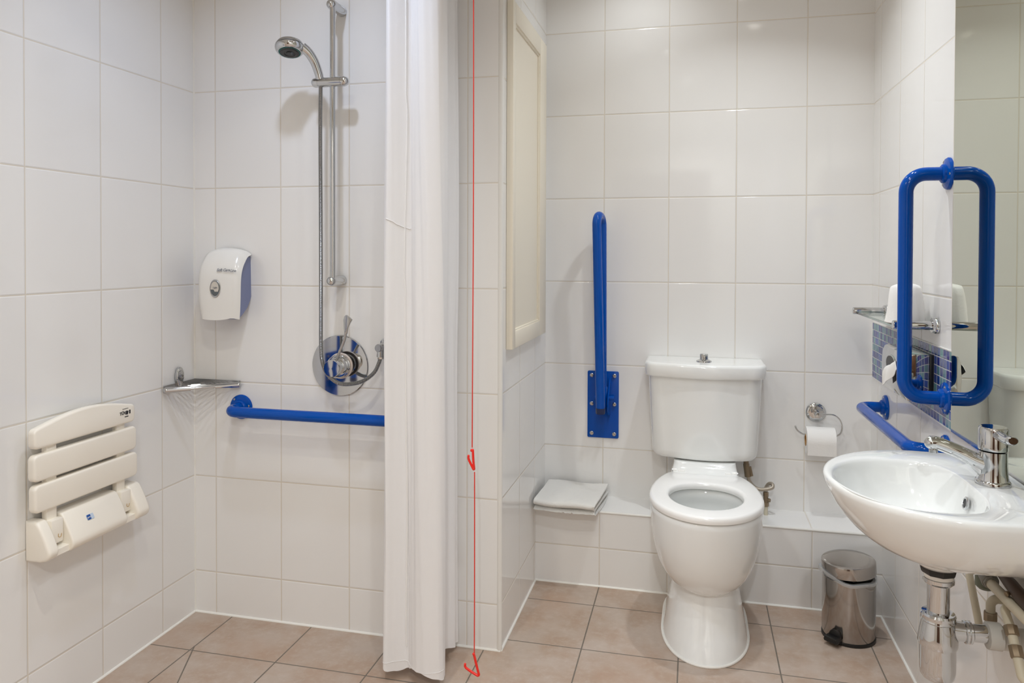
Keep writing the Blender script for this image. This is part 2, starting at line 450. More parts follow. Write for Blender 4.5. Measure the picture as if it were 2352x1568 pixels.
# ================================================================== CORNER BASKET
zb = .806
cb = thing('corner_basket', 'chrome wire basket fitted in the shower corner', 'shower basket', (XL, YS, zb))
A, B = Vector((XL + .012, 2.118, zb)), Vector((-1.512, YS - .012, zb))
dA = (B - A)
mesh_obj('front_rail', sweep([A, A + dA * .45, A + dA * .55, B], .0030, 12), CHROME, cb)
mesh_obj('rail_sleeve', join(sweep([A + dA * .0, A + dA * .33], .0092, 16), ball(A, .0095)), CHROME, cb)
mesh_obj('rail_sleeve', join(sweep([A + dA * .67, A + dA * 1.0], .0088, 16), ball(B, .0090)), CHROME, cb)
mesh_obj('back_band', join(box(XL + .001, XL + .004, 2.12, YS - .002, zb - .010, zb + .013), box(XL + .002, -1.512, YS - .004, YS - .001, zb - .010, zb + .013)), SATIN, cb)
w = []
C0 = Vector((XL + .004, YS - .004, zb - .006))
for k in range(1, 8):
    t = k / 8
    p, q = C0 + (A + Vector((0, 0, -.006)) - C0) * t, C0 + (B + Vector((0, 0, -.006)) - C0) * t
    p.x = XL + .004; q.y = YS - .004
    mesh_obj('wire', sweep([p, q], .0019, 8), CHROME, cb)
cl = Vector((XL + .006, 2.196, zb))
def onl(u, v, d): return (XL + d, 2.190 + u, v)
ov = []
for k in range(32):
    a = 2 * pi * k / 32; wv = .0185 if sin(a) > -0.2 else .0150
    ov.append((wv * cos(a), .838 + .034 * sin(a)))
mesh_obj('wall_clip', prism(ov, onl, .001, .013, .004, 3), CHROME, cb)
mesh_obj('clip_button', lathe([(.0125, 0), (.012, .003), (.008, .005), (0, .0055)], (XL + .013, 2.190, .848), (1, 0, 0), 28), SATIN, cb)

# ================================================================== SOAP DISPENSER
sd = thing('soap_dispenser', 'white and blue-grey soap dispenser on the shower wall', 'soap dispenser', (-1.54, YS, 1.03))
side = [(0, 1.262), (.018, 1.262), (.042, 1.254), (.060, 1.236), (.074, 1.208), (.082, 1.170), (.084, 1.110), (.083, 1.040), (.072, 1.032), (.050, 1.046), (.022, 1.068), (.006, 1.092), (0, 1.105)]
def sidef(u, v, d): return (d, YS - .0005 - u, v)
core = [(u * .93, v - .010 if v > 1.13 else v + .004) for u, v in side]
def taper(bm, s):
    for v in bm.verts:
        t = max(0.0, min(1.0, (1.13 - v.co.z) / .10)); k = 1 - .24 * t * t * (1 if v.co.x < -1.54 else .30)
        t2 = max(0.0, (v.co.z - 1.19) / .075); k *= 1 - .05 * t2 * t2
        v.co.x = -1.54 + (v.co.x + 1.54) * k
        tt = (v.co.x + 1.545) / .075; v.co.z -= .012 * min(1, t2 * 1.6) * min(1.2, abs(tt)) ** 2.4 - .004 * min(1, t2)
    return bm
mesh_obj('body', taper(prism(core, sidef, -1.611, -1.469), 1), BLUEGREY, sd)
# shell: front and crown, wraps a little on to the sides
outer = side[0:9]; 
shell = []
NXS = 14
rows = []
fine = spline([(0, u, v) for u, v in outer[:8]], 5)
V, F = [], []
for p in fine:
    for i in range(NXS + 1):
        t = -1 + 2 * i / NXS
        bulge = .007 * (1 - abs(t) ** 2.6)
        edge = max(0, abs(t) - .80) / .20
        dep = max(.002, p.y + bulge - .014 * edge ** 2.2) + .003
        V.append((-1.54 + .0765 * t, YS - dep, p.z + bulge * .5 - .004 * edge ** 2))
for i in range(len(fine) - 1):
    for k in range(NXS):
        a = i * (NXS + 1) + k; F.append((a, a + 1, a + NXS + 2, a + NXS + 1))
bm = taper(tobm(V, F), 1)
for v in bm.verts:   # spout lip at the bottom middle
    if v.co.z < 1.06:
        t = (v.co.x + 1.545) / .06; v.co.z -= .012 * max(0, 1 - t * t) * (1.06 - v.co.z) / .02
bmesh.ops.recalc_face_normals(bm, faces=bm.faces[:])
g = bmesh.ops.solidify(bm, geom=bm.faces[:], thickness=.004)
bmesh.ops.recalc_face_normals(bm, faces=bm.faces[:])
mesh_obj('cover', bm, WHITEPL, sd, 50)
wy = YS - .0955
mesh_obj('window_surround', lathe([(.0300, -.006), (.0300, .0012), (.0285, .0024), (.026, .0015)], (-1.5405, wy - .0022, 1.139), (0, -1, 0), 40, .66), SATIN, sd)
ww = mesh_obj('level_window', lathe([(.0265, -.005), (.0265, .0012), (.018, .0028), (0, .0034)], (-1.5405, wy - .0022, 1.139), (0, -1, 0), 40, .66), WINDOWM, sd)
def wcard(u, v, d): return (-1.5405 + u, wy - .0046 - d, 1.139 + v)
arcp = [(.0150 * cos(radians(a_)), .0235 * sin(radians(a_))) for a_ in range(-4, 190, 10)]
mesh_obj('window_card', prism([(.0, -.010), (.012, -.010)] + arcp + [(-.014, -.003), (-.004, -.003)], wcard, -.002, .0010), plain('ivory_print', srgb(206, 200, 190), .5), ww)
lettering('window_lettering', 'Light', .0085, (-1.5385, wy - .0064, 1.1425), (1, 0, 0), (0, 0, 1), LGREY, ww)
lettering('brand_lettering', 'Soft Care', .0128, (-1.5118, wy - .0004, 1.2005), (1, 0, 0), (0, .12, 1), LGREY, sd, .35, .0004)
lettering('brand_lettering', 'Line', .0125, (-1.4765, wy + .0024, 1.1985), (1, 0, 0), (0, .12, 1), LGREY, sd, .3, .0003)

# ================================================================== SHOWER RISER RAIL
rx, ry = -1.1265, 2.204
rr = thing('shower_rail', 'vertical chrome shower riser rail on the tiled wall', 'shower rail', (rx, YS, 1.165))
mesh_obj('rail_tube', sweep([(rx, ry, 1.168), (rx, ry, 2.052)], .0088, 18), CHROME, rr)
for z in (1.168, 2.052):
    mesh_obj('wall_bracket', lathe([(.0168, 0), (.0168, .072), (.0155, .0795), (.0115, .086), (.006, .0895), (0, .0905)], (rx - .004, YS - .0005, z), (0, -1, 0), 28), CHROME, rr)
sz = 1.8045
sl_ = mesh_obj('slider', cyl((-1.172, ry - .004, sz), (-1.094, ry - .004, sz), .0155, 28), CHROME, rr)
mesh_obj('slider_knob', lathe([(.0155, 0), (.0157, .010), (.0135, .018), (.008, .0235), (0, .025)], (-1.0935, ry - .004, sz), (1, 0, 0), 28), CHROME, sl_)
mesh_obj('holder', lathe([(.0152, 0), (.0155, .012), (.0135, .019), (.008, .0235), (0, .025)], (-1.1725, ry - .004, sz), (-1, 0, 0), 28), CHROME, sl_)

# ================================================================== HAND SHOWER
hs = thing('hand_shower', 'chrome hand shower head held on the riser rail', 'shower head', (-1.168, ry - .006, 1.80))
hc = Vector((-1.240, 2.138, 1.906)); fn = Vector((.11, -.25, -.97)).normalized()
mesh_obj('head', lathe([(0, -.0245), (.016, -.0235), (.029, -.0200), (.039, -.0135), (.0440, -.005), (.0448, -.0012)], hc, fn, 44), SATIN, hs)
mesh_obj('head_rim', lathe([(.0440, -.0008), (.0458, .001), (.0458, .006), (.0435, .013), (.0385, .0185), (.0345, .0195)], hc, fn, 44), CHROME, hs)
fp = mesh_obj('spray_face', lathe([(.0355, .010), (.0355, .0192), (.027, .021), (.0255, .0235), (.018, .024), (.0165, .022), (.011, .0222), (.0105, .025), (0, .0255)], hc, fn, 44), DARK, hs)
u1 = fn.cross(Vector((0, 1, 0))).normalized(); u2 = fn.cross(u1)
nz = [lathe([(.0009, 0), (.0009, .0022)], hc + fn * .0196 + (u1 * cos(2 * pi * k / 44) + u2 * sin(2 * pi * k / 44)) * .0318, fn, 6) for k in range(44)]
o = mesh_obj('nozzle_ring', join(*nz), TEAL, fp)
mesh_obj('spray_tab', box(hc.x + .016, hc.x + .024, hc.y - .026, hc.y - .016, hc.z - .033, hc.z - .024, .002), DARK, fp)
hp = spline([(-1.205, 2.150, 1.908), (-1.190, 2.165, 1.892), (-1.178, 2.181, 1.866), (-1.171, 2.194, 1.834), (-1.167, 2.199, 1.812)], 6)
hr = [.016 + (.0128 - .016) * i / (len(hp) - 1) for i in range(len(hp))]
mesh_obj('handle', sweep(hp, hr, 22), CHROME, hs)

# ================================================================== SHOWER HOSE + OUTLET + MIXER
hpts = [(-1.166, 2.199, 1.792), (-1.168, 2.2, 1.65), (-1.1665, 2.2, 1.371), (-1.166, 2.2, 1.091), (-1.166, 2.2, .955), (-1.161, 2.200, .905), (-1.139, 2.194, .868), (-1.093, 2.190, .841), (-1.033, 2.200, .846), (-.993, 2.215, .872), (-.978, 2.228, .905), (-.975, 2.236, .928)]
dense = spline(hpts, 6)
cum = [0]
for a, b in zip(dense, dense[1:]): cum.append(cum[-1] + (b - a).length)
path, N = [], int(cum[-1] / .00175)
j = 0
for i in range(N + 1):
    s = cum[-1] * i / N
    while j < len(cum) - 2 and cum[j + 1] < s: j += 1
    path.append(dense[j].lerp(dense[j + 1], (s - cum[j]) / max(1e-9, cum[j + 1] - cum[j])))
single('shower_hose', sweep(path, [(.0069 if i % 2 else .0057) for i in range(N + 1)], 12), HOSEM,
       'long ribbed chrome hose hanging from the hand shower', 'shower hose', hpts[0], ang=60)
ho = thing('hose_outlet', 'chrome wall elbow at the lower end of the shower hose', 'wall outlet', (-.985, YS, .945))
mesh_obj('wall_flange', lathe([(.030, 0), (.029, .006), (.020, .012), (.016, .014)], (-.965, YS - .0005, .957), (0, -1, 0), 32), CHROME, ho)
mesh_obj('elbow', sweep(fillet([(-.968, YS - .010, .957), (-.973, 2.236, .957), (-.975, 2.236, .925)], .016, 8), .0125, 20), CHROME, ho)
mesh_obj('elbow_cap', lathe([(.0125, 0), (.0125, .010), (.011, .012)], (-.974, 2.226, .955), (-.15, -1, 0), 24), SATIN, ho)
mesh_obj('hose_nut', cyl((-.975, 2.236, .938), (-.975, 2.236, .918), .0105, 8, .001), CHROME, ho)

mv = thing('shower_mixer', 'chrome round shower mixer valve with a long lever', 'shower valve', (-1.137, YS, .785))
mesh_obj('wall_plate', lathe([(.101, 0), (.101, .003), (.0985, .0055), (0, .0058)], (-1.137, YS - .0005, .885), (0, -1, 0), 72), CHROME, mv)
kx, kz = -1.121, .889
mesh_obj('valve_body', lathe([(.0315, .004), (.0315, .022), (.034, .024), (.034, .026)], (kx, YS, kz), (0, -1, 0), 40), CHROME, mv)
mesh_obj('temperature_ring', lathe([(.0415, .026), (.0425, .028), (.0425, .033), (.041, .035)], (kx, YS, kz), (0, -1, 0), 44), plain('pinkish_white_plastic', srgb(228, 214, 204), .35), mv)
mesh_obj('lever_hub', lathe([(.0385, .035), (.0385, .048), (.0365, .050), (.0365, .060), (.034, .063), (.0305, .066)], (kx, YS, kz), (0, -1, 0), 44), CHROME, mv)
mesh_obj('front_knob', lathe([(.0275, .066), (.0275, .093), (.0262, .0955), (0, .0958)], (kx, YS, kz), (0, -1, 0), 40), CHROME, mv)
lv = spline([(-1.118, 2.214, .912), (-1.105, 2.208, .940), (-1.091, 2.203, .966), (-1.082, 2.201, .988), (-1.0795, 2.2, 1.008)], 6)
pad = [(-1.0835, 1.000), (-1.0735, 1.000), (-1.0705, 1.019), (-1.064, 1.033), (-1.0565, 1.0455), (-1.066, 1.054), (-1.0765, 1.0605), (-1.083, 1.056), (-1.0865, 1.044), (-1.085, 1.020)]
def padf(u, v, d): return (u, 2.2 + d, v)
mesh_obj('lever', join(sweep(lv, [.0046] * (len(lv) - 4) + [.0047, .0048, .005, .005], 14), prism(pad, padf, -.004, .004, .0014, 2)), SATIN, mv)

# ================================================================== BLUE GRAB BARS
def flange(root, c, nrm, r=.042, screws=3, a0=20):
    c, nrm = Vector(c), Vector(nrm)
    f = mesh_obj('wall_flange', lathe([(r, 0), (r, .004), (r - .003, .008), (r - .010, .010), (.026, .0115), (.0245, .017), (.0205, .020)], c, nrm, 44), BLUE, root)
    up = Vector((0, 0, 1)); sd_ = nrm.cross(up)
    for k in range(screws):
        a = radians(a0 + 360 * k / screws); p = c + (up * cos(a) + sd_ * sin(a)) * (r - .0085) + nrm * .0078
        mesh_obj('screw', lathe([(.0042, 0), (.0038, .002), (.0015, .003), (0, .0026)], p, nrm, 14), SATIN, f)

def grab_bar(label, fl, pts, bend, group='blue grab bars fixed to the walls'):
    g = thing('grab_bar', label, 'grab bar', fl[0][0], group)
    mesh_obj('bar_tube', sweep(fillet(pts, bend, 12), .0178, 26), BLUE, g)
    for c, nrm, a0 in fl: flange(g, c, nrm, .042, 3, a0)
    return g
e = .0005
grab_bar('blue grab bar on the shower wall under the mixer valve', [((-1.507, YS - e, .729), (0, -1, 0), 40), ((-.875, YS - e, .729), (0, -1, 0), 40)],
         [(-1.507, YS - .004, .729), (-1.507, 2.194, .729), (-.875, 2.194, .729), (-.875, YS - .004, .729)], .042)
grab_bar('upright blue grab bar on the wall at the edge of the mirror', [((XR - e, 2.156, 1.468), (-1, 0, 0), 25), ((XR - e, 2.156, .884), (-1, 0, 0), -25)],
         [(XR - .004, 2.156, 1.468), (.5405, 2.156, 1.468), (.5405, 2.156, .884), (XR - .004, 2.156, .884)], .064)
grab_bar('blue grab bar low on the wall behind the wash basin', [((XR - e, 2.778, .737), (-1, 0, 0), 0), ((XR - e, 2.150, .748), (-1, 0, 0), 0)],
         [(XR - .004, 2.778, .737), (.5585, 2.778, .737), (.5585, 2.150, .748), (XR - .004, 2.150, .748)], .046)

# ================================================================== HINGED SUPPORT RAIL
hr_ = thing('hinged_support_rail', 'blue hinged support rail folded upright beside the toilet', 'support rail', (-.349, YN, .521))
def bw(u, v, d): return (u, YN - .0005 - d, v)
mesh_obj('wall_plate', prism(rrect(-.4115, -.2865, .521, .789, .006), bw, 0, .006, .0012, 2), BLUE, hr_)
for x in (-.394, -.304):
    for z in (.7715, .6575, .5385):
        mesh_obj('bolt', lathe([(.0078, 0), (.0078, .0015), (.0062, .002), (.0062, .006), (.005, .0075), (0, .0078)], (x, YN - .0065, z), (0, -1, 0), 18), SATIN, hr_)
for x in (-.366, -.322):
    def wing(u, v, d, x=x): return (x + d, YN - .0065 - u, v)
    mesh_obj('hinge_wing', prism([(0, .765), (.020, .745), (.060, .700), (.072, .670), (.066, .640), (.040, .622), (0, .612)], wing, -.003, .003, .001, 1), BLUE, hr_)
bx = -.3465
mesh_obj('rail_tube', sweep(fillet([(bx, YN - .050, .690), (bx - .002, YN - .066, 1.402), (bx - .014, YN - .148, 1.407), (bx + .002, YN - .128, .662)], .0405, 14), .0172, 26), BLUE, hr_)
mesh_obj('end_cap', lathe([(.0182, 0), (.0182, .018), (.0165, .022), (0, .0225)], (bx + .002, YN - .1282, .665), (0, 0, -1), 26), NAVY, hr_)
mesh_obj('hinge_pin', join(cyl((-.376, YN - .048, .690), (-.300, YN - .048, .690), .0085, 18), cyl((bx, YN - .050, .655), (bx, YN - .050, .735), .0205, 20, .002)), BLUE, hr_)

def copy_tree(o, parent=None):
    c = o.copy(); COL.objects.link(c); c.parent = parent
    for ch in list(o.children): copy_tree(ch, c)
    return c
h2 = copy_tree(hr_)
h2.location = (XL, 1.265 - .003, .521); h2.rotation_euler = (0, 0, radians(90))
h2['label'] = 'blue hinged support rail on the tiled wall beside the slatted seat'
hr_['group'] = h2['group'] = 'blue hinged support bars'

# ================================================================== ACCESS PANEL (nook side wall)
ap = thing('access_panel', 'cream framed access panel on the nook side wall', 'access panel', (XP, 2.61, .948))
px = XP + .0002
y0, y1, z0, z1 = 2.338, 2.893, .948, 2.072
def side_box(a, b, c, dd, t): return box(px, px + t, a, b, c, dd, .0025, 2)
mesh_obj('frame', join(side_box(y0, 2.376, z0, z1, .022), side_box(2.775, y1, z0, z1, .022), side_box(2.37, 2.78, z0, 1.005, .022), side_box(2.37, 2.78, 2.006, z1, .022)), CREAM, ap)
mesh_obj('panel', box(px, px + .012, 2.374, 2.777, 1.003, 2.008), CREAM, ap)
mesh_obj('beading', join(box(px + .010, px + .0175, 2.374, 2.382, 1.004, 2.007, .003), box(px + .010, px + .0175, 2.769, 2.777, 1.004, 2.007, .003),
    box(px + .010, px + .0175, 2.374, 2.777, 1.003, 1.011, .003), box(px + .010, px + .0175, 2.374, 2.777, 2.000, 2.008, .003)), CREAM, ap)

# ================================================================== TOILET
TX = .044
wc = thing('toilet', 'white close-coupled toilet with its seat down and lid missing', 'toilet', (TX, 2.57, 0))
wc['label'] = 'white close-coupled toilet with seat down against the ledge'
NQ = 72
def egg(z, hw, yf, yb, yc, ef=2.0, eb=2.0, ycut=None):
    out = []
    for k in range(NQ):
        a = 2 * pi * k / NQ; c, s = cos(a), sin(a)
        if s < 0:
            x = hw * math.copysign(abs(c) ** (2 / ef), c); y = yc - (yc - yf) * abs(s) ** (2 / ef)
        else:
            x = hw * math.copysign(abs(c) ** (2 / eb), c); y = yc + (yb - yc) * abs(s) ** (2 / eb)
            if ycut and y > ycut: y = ycut
        out.append((TX + x, y, z))
    return out
ped = [(0, .138, 2.338, 2.812, 2.58, 2.1, 5), (.012, .137, 2.341, 2.812, 2.58, 2.1, 5), (.05, .128, 2.364, 2.812, 2.58, 2.1, 5), (.10, .119, 2.390, 2.812, 2.58, 2.1, 5),
       (.145, .1115, 2.408, 2.812, 2.58, 2.1, 5), (.19, .107, 2.420, 2.812, 2.58, 2.1, 5), (.235, .105, 2.430, 2.80, 2.58, 2.1, 4), (.27, .104, 2.44, 2.79, 2.58, 2.1, 4)]
outl = [(.1745, .020, 2.485, 2.60, 2.53), (.1765, .050, 2.452, 2.64, 2.53), (.183, .080, 2.420, 2.69, 2.53), (.194, .102, 2.3955, 2.72, 2.53), (.212, .122, 2.372, 2.745, 2.53), (.236, .1395, 2.352, 2.77, 2.53), (.265, .153, 2.337, 2.78, 2.53),
        (.300, .1635, 2.325, 2.79, 2.53), (.340, .1715, 2.316, 2.79, 2.53, 2.03, 2.2),
        (.385, .177, 2.310, 2.79, 2.53, 2.0, 2.2), (.425, .1795, 2.3055, 2.79, 2.53, 2.0, 2.2), (.440, .179, 2.306, 2.79, 2.53, 2, 2.2), (.4445, .175, 2.310, 2.786, 2.53, 2, 2.2)]
inn = [(.4445, .134, 2.352, 2.67, 2.53, 2, 2.2), (.440, .129, 2.358, 2.664, 2.53, 2, 2.2), (.415, .127, 2.36, 2.66, 2.53, 2, 2.2), (.40, .135, 2.352, 2.668, 2.53, 2, 2.2),
       (.37, .130, 2.36, 2.663, 2.53, 2, 2.2), (.32, .110, 2.39, 2.65, 2.53, 2, 2.2), (.27, .080, 2.43, 2.63, 2.54, 2, 2.2), (.24, .055, 2.48, 2.61, 2.55, 2, 2.2), (.215, .045, 2.50, 2.60, 2.55, 2, 2)]
bowl = loft([egg(*l) for l in outl + inn])
deck = loft([[(TX + u, v, z) for u, v in rrect(-h, h, yf, 2.955, .03, 6)] for z, h, yf in ((.285, .100, 2.70), (.33, .112, 2.68), (.40, .120, 2.672), (.448, .121, 2.700), (.466, .118, 2.745), (.480, .112, 2.778), (.493, .110, 2.790), (.5005, .110, 2.795))])
pan = mesh_obj('pan', join(bowl, deck, loft([egg(*l) for l in ped])), CERAMIC, wc, 60)
mesh_obj('water', loft([egg(.272, .079, 2.43, 2.63, 2.54), egg(.273, .079, 2.43, 2.63, 2.54)]), WATER, pan)
ring = [Vector(p) for p in egg(.003, .1395, 2.336, 2.83, 2.58, 2.1, 5) if p[1] < 2.806]
ring = [p for p in ring if p.x > TX][::1] and sorted(ring, key=lambda p: atan2(p.x - TX, -(p.y - 2.58)))
mesh_obj('sealant_bead', sweep(ring, .0042, 10), SEAL, wc)
def seat_loop(z, o, i, inner):
    if inner: return egg(z, .118 - i, 2.384 + i, 2.652 - i, 2.53, 2.0, 2.25)
    return egg(z, .1825 - o, 2.302 + o, 2.864 - o, 2.53, 2.0, 2.0, 2.772 - o)
prof_s = [(.447, .006, 1), (.4485, .001, 1), (.455, 0, 1), (.4640, .0010, 1), (.4685, .0045, 1), (.4705, .0115, 1)]
loops = [seat_loop(z, o, 0, False) for z, o, _ in prof_s] + [seat_loop(z, 0, i, True) for z, i in ((.4705, -.0135), (.4690, -.0060), (.4645, -.0015), (.456, 0), (.4485, -.001), (.447, -.004))]
sb = loft(loops + [loops[0]], False, False); bmesh.ops.remove_doubles(sb, verts=sb.verts[:], dist=1e-5); bmesh.ops.recalc_face_normals(sb, faces=sb.faces[:])
seat_ = mesh_obj('seat', sb, SEATPL, wc, 50)
for s in (-1, 1):
    mesh_obj('hinge', join(box(TX + s * .082 - .013, TX + s * .082 + .013, 2.762, 2.784, .458, .4785, .004), cyl((TX + s * .096, 2.775, .475), (TX + s * .112, 2.775, .475), .0065, 14, .001)), SEATPL, seat_)
    mesh_obj('hinge_cap', cyl((TX + s * .1115, 2.775, .475), (TX + s * .1150, 2.775, .475), .0055, 14), SATIN, seat_)
def cist(z, hw, yf, bow, r, yb=YN - .002, dx=0):
    pts = [(-hw, yb)]
    n = 10
    for k in range(n + 1):
        a = radians(180 + 90 * k / n); pts.append((-hw + r + r * cos(a), yf + bow + r + r * sin(a)))
    for k in range(1, 16):
        t = k / 16; x = (-hw + r) + (2 * hw - 2 * r) * t; pts.append((x, yf + bow * (2 * t - 1) ** 2))
    for k in range(n + 1):
        a = radians(270 + 90 * k / n); pts.append((hw - r + r * cos(a), yf + bow + r + r * sin(a)))
    pts.append((hw, yb))
    return [(TX - .002 + dx + x, y, z) for x, y in pts]
cs = mesh_obj('cistern', loft([cist(.5045, .168, 2.812, .022, .05), cist(.508, .180, 2.800, .024, .055), cist(.520, .1885, 2.793, .026, .058), cist(.535, .191, 2.791, .027, .06), cist(.66, .198, 2.789, .027, .06), cist(.790, .2035, 2.788, .027, .06), cist(.807, .204, 2.788, .027, .06)]), CERAMIC, wc, 50)
mesh_obj('cistern_lid', loft([cist(.8055, .208, 2.784, .026, .058), cist(.8075, .2155, 2.778, .026, .06), cist(.812, .218, 2.776, .026, .062), cist(.846, .2185, 2.7755, .026, .062), cist(.853, .2168, 2.778, .026, .062), cist(.8568, .2125, 2.783, .026, .06), cist(.8575, .207, 2.790, .025, .055)]), CERAMIC, cs, 50)
fb = mesh_obj('flush_plate', lathe([(.0285, 0), (.028, .003), (.019, .008), (.0165, .009)], (TX - .004, 2.882, .8575), (0, 0, 1), 36), CHROME, cs)
mesh_obj('flush_button', lathe([(.0155, .006), (.0155, .026), (.0135, .029), (0, .0295)], (TX - .004, 2.882, .8575), (0, 0, 1), 32), CHROME, fb)

# water feed to the cistern, at the right of the pan
sp = thing('water_feed', 'braided water feed with brass valve rising from the ledge', 'water pipe', (.268, 2.93, ZLEDGE + .004))
mesh_obj('feed_pipe', cyl((.268, 2.93, ZLEDGE + .0042), (.268, 2.93, .322), .0075, 16), PIPEPL, sp)
mesh_obj('isolating_valve', join(cyl((.268, 2.93, .318), (.268, 2.93, .334), .0115, 6, .001), cyl((.268, 2.93, .332), (.268, 2.93, .356), .0088, 16), cyl((.268, 2.93, .343), (.283, 2.922, .343), .007, 12, .001)), BRASS, sp)
mesh_obj('hose_nut', cyl((.268, 2.93, .355), (.268, 2.93, .372), .0098, 6, .001), BRASS, sp)
mesh_obj('hose_nut', join(cyl((.196, 2.93, .492), (.196, 2.93, .5040), .0145, 6, .001), cyl((.197, 2.93, .470), (.196, 2.93, .494), .0098, 16)), BRASS, sp)
mesh_obj('feed_valve', join(cyl((.203, 2.928, .425), (.197, 2.93, .472), .0112, 14), cyl((.216, 2.928, .428), (.209, 2.93, .462), .0066, 10)), BRASS, sp)
mesh_obj('braided_hose', sweep(spline([(.268, 2.93, .370), (.270, 2.94, .386), (.280, 2.935, .402), (.290, 2.925, .403), (.289, 2.915, .394), (.270, 2.912, .388), (.245, 2.915, .384), (.225, 2.922, .390), (.209, 2.927, .408), (.204, 2.928, .426)], 6), .0068, 14), BRAID, sp)

# ================================================================== TOWEL ON LEDGE
def towel():
    nx, ny = 44, 56
    V, F = [], []
    # one cloth folded in a zig-zag stack: rounded fold at the front overhanging the ledge
    def sec(t, u):
        lay = [( .0, 2.990, .2885), (.10, 2.90, .289), (.22, 2.79, .2895), (.27, 2.742, .292), (.30, 2.730, .2985), (.33, 2.745, .3055), (.42, 2.85, .3075), (.50, 2.97, .308),
               (.53, 2.985, .312), (.56, 2.97, .3165), (.68, 2.86, .3185), (.78, 2.765, .3195), (.82, 2.731, .3205), (.85, 2.722, .3270), (.88, 2.736, .3325), (.93, 2.85, .3345), (1.0, 2.978, .336)]
        for a, b in zip(lay, lay[1:]):
            if a[0] <= t <= b[0]:
                k = (t - a[0]) / (b[0] - a[0]); return a[1] + (b[1] - a[1]) * k, a[2] + (b[2] - a[2]) * k
        return lay[-1][1:]
    for j in range(ny + 1):
        t = j / ny
        for i in range(nx + 1):
            u = i / nx
            y, z = sec(t, u)
            top = max(0, (t - .5) / .5)
            xl, xr = -.577 + .012 * sin(9 * t) * 0 + (.014 * (y - 2.72) / .28), -.327 - .018 * (1 - (y - 2.72) / .28) + .004 * sin(14 * t)
            xl = max(xl, -.583)
            x = xl + (xr - xl) * u
            if y < 2.80: y += .016 * (1 - u) * (2.80 - y) / .08 - .006 * sin(pi * u * 1.3)
            z += .0022 * sin(7.3 * u + 11 * y + 5 * t) * (0.3 + top) + (.004 * top * (1 - u) * (1 if y < 2.85 else .4)) + random.uniform(-.0004, .0004)
            V.append((x, y, max(z, .2872)))
    for j in range(ny):
        for i in range(nx):
            a = j * (nx + 1) + i; F.append((a, a + 1, a + nx + 2, a + nx + 1))
    bm = tobm(V, F); bmesh.ops.recalc_face_normals(bm, faces=bm.faces[:])
    bmesh.ops.solidify(bm, geom=bm.faces[:], thickness=.0055)
    bmesh.ops.recalc_face_normals(bm, faces=bm.faces[:])
    zmin = min(v.co.z for v in bm.verts)
    for v in bm.verts: v.co.z += ZLEDGE + .0045 - zmin if v.co.z < .30 else 0
    return bm
single('folded_towel', towel(), TERRY, 'folded white terry towel lying on the tiled ledge', 'towel', (-.45, 2.86, .29), ang=70)

# ================================================================== TOILET ROLL + HOLDER
rx_, rz_ = .4505, .665
hh = thing('toilet_roll_holder', 'chrome ring toilet roll holder on the tiled wall', 'toilet roll holder', (rx_, YN, rz_))
mesh_obj('wall_flange', lathe([(.0355, 0), (.0355, .003), (.033, .006), (.026, .0085), (.024, .0088), (0, .009)], (rx_, YN - .0005, rz_), (0, -1, 0), 44), CHROME, hh)
mesh_obj('post', lathe([(.0105, .006), (.0105, .058), (.0095, .0615), (0, .062)], (rx_, YN, rz_), (0, -1, 0), 28), CHROME, hh)
yr = YN - .058
arc = spline([(.452, yr, .669), (.475, yr, .6695), (.500, yr, .6695), (.517, yr, .661), (.528, yr, .646), (.533, yr, .623), (.527, yr, .602), (.512, yr, .5915), (.490, yr, .5895), (.450, yr, .5895), (.407, yr, .591), (.390, yr, .597), (.378, yr, .607), (.3705, yr, .622)], 6)
mesh_obj('ring', sweep(arc, .0031, 12), CHROME, hh)
zc_ = .5725
tr = thing('toilet_roll', 'white toilet roll hanging on the chrome ring holder', 'toilet roll', (.457, yr, zc_))
def tube_roll(r0, r1, x0, x1):
    n = 48; V, F = [], []
    for r, x in ((r1, x0), (r1, x1), (r0, x1), (r0, x0)):
        for k in range(n):
            a = 2 * pi * k / n; V.append((x, yr + r * cos(a), zc_ + r * sin(a)))
    for i in range(4):
        j = (i + 1) % 4
        for k in range(n): F.append((i * n + k, i * n + (k + 1) % n, j * n + (k + 1) % n, j * n + k))
    bm = tobm(V, F); bmesh.ops.recalc_face_normals(bm, faces=bm.faces[:]); return bm
mesh_obj('paper', tube_roll(.0215, .0495, .408, .507), PAPER, tr)
mesh_obj('core', tube_roll(.0200, .0216, .4065, .508), CARD, tr)
V, F = [], []
for i in range(14):
    t = i / 13
    if t < .4: a = radians(120 + 60 * t / .4); y, z = yr + .0502 * cos(a), zc_ + .0502 * sin(a)
    else: y, z = yr - .0502 + .004 * (t - .4), zc_ - .046 * (t - .4) / .6
    V += [(.4085, y, z), (.5065, y, z)]
for i in range(13): F.append((2 * i, 2 * i + 1, 2 * i + 3, 2 * i + 2))
bm = tobm(V, F); bmesh.ops.solidify(bm, geom=bm.faces[:], thickness=.0006); mesh_obj('loose_sheet', bm, PAPER, tr)

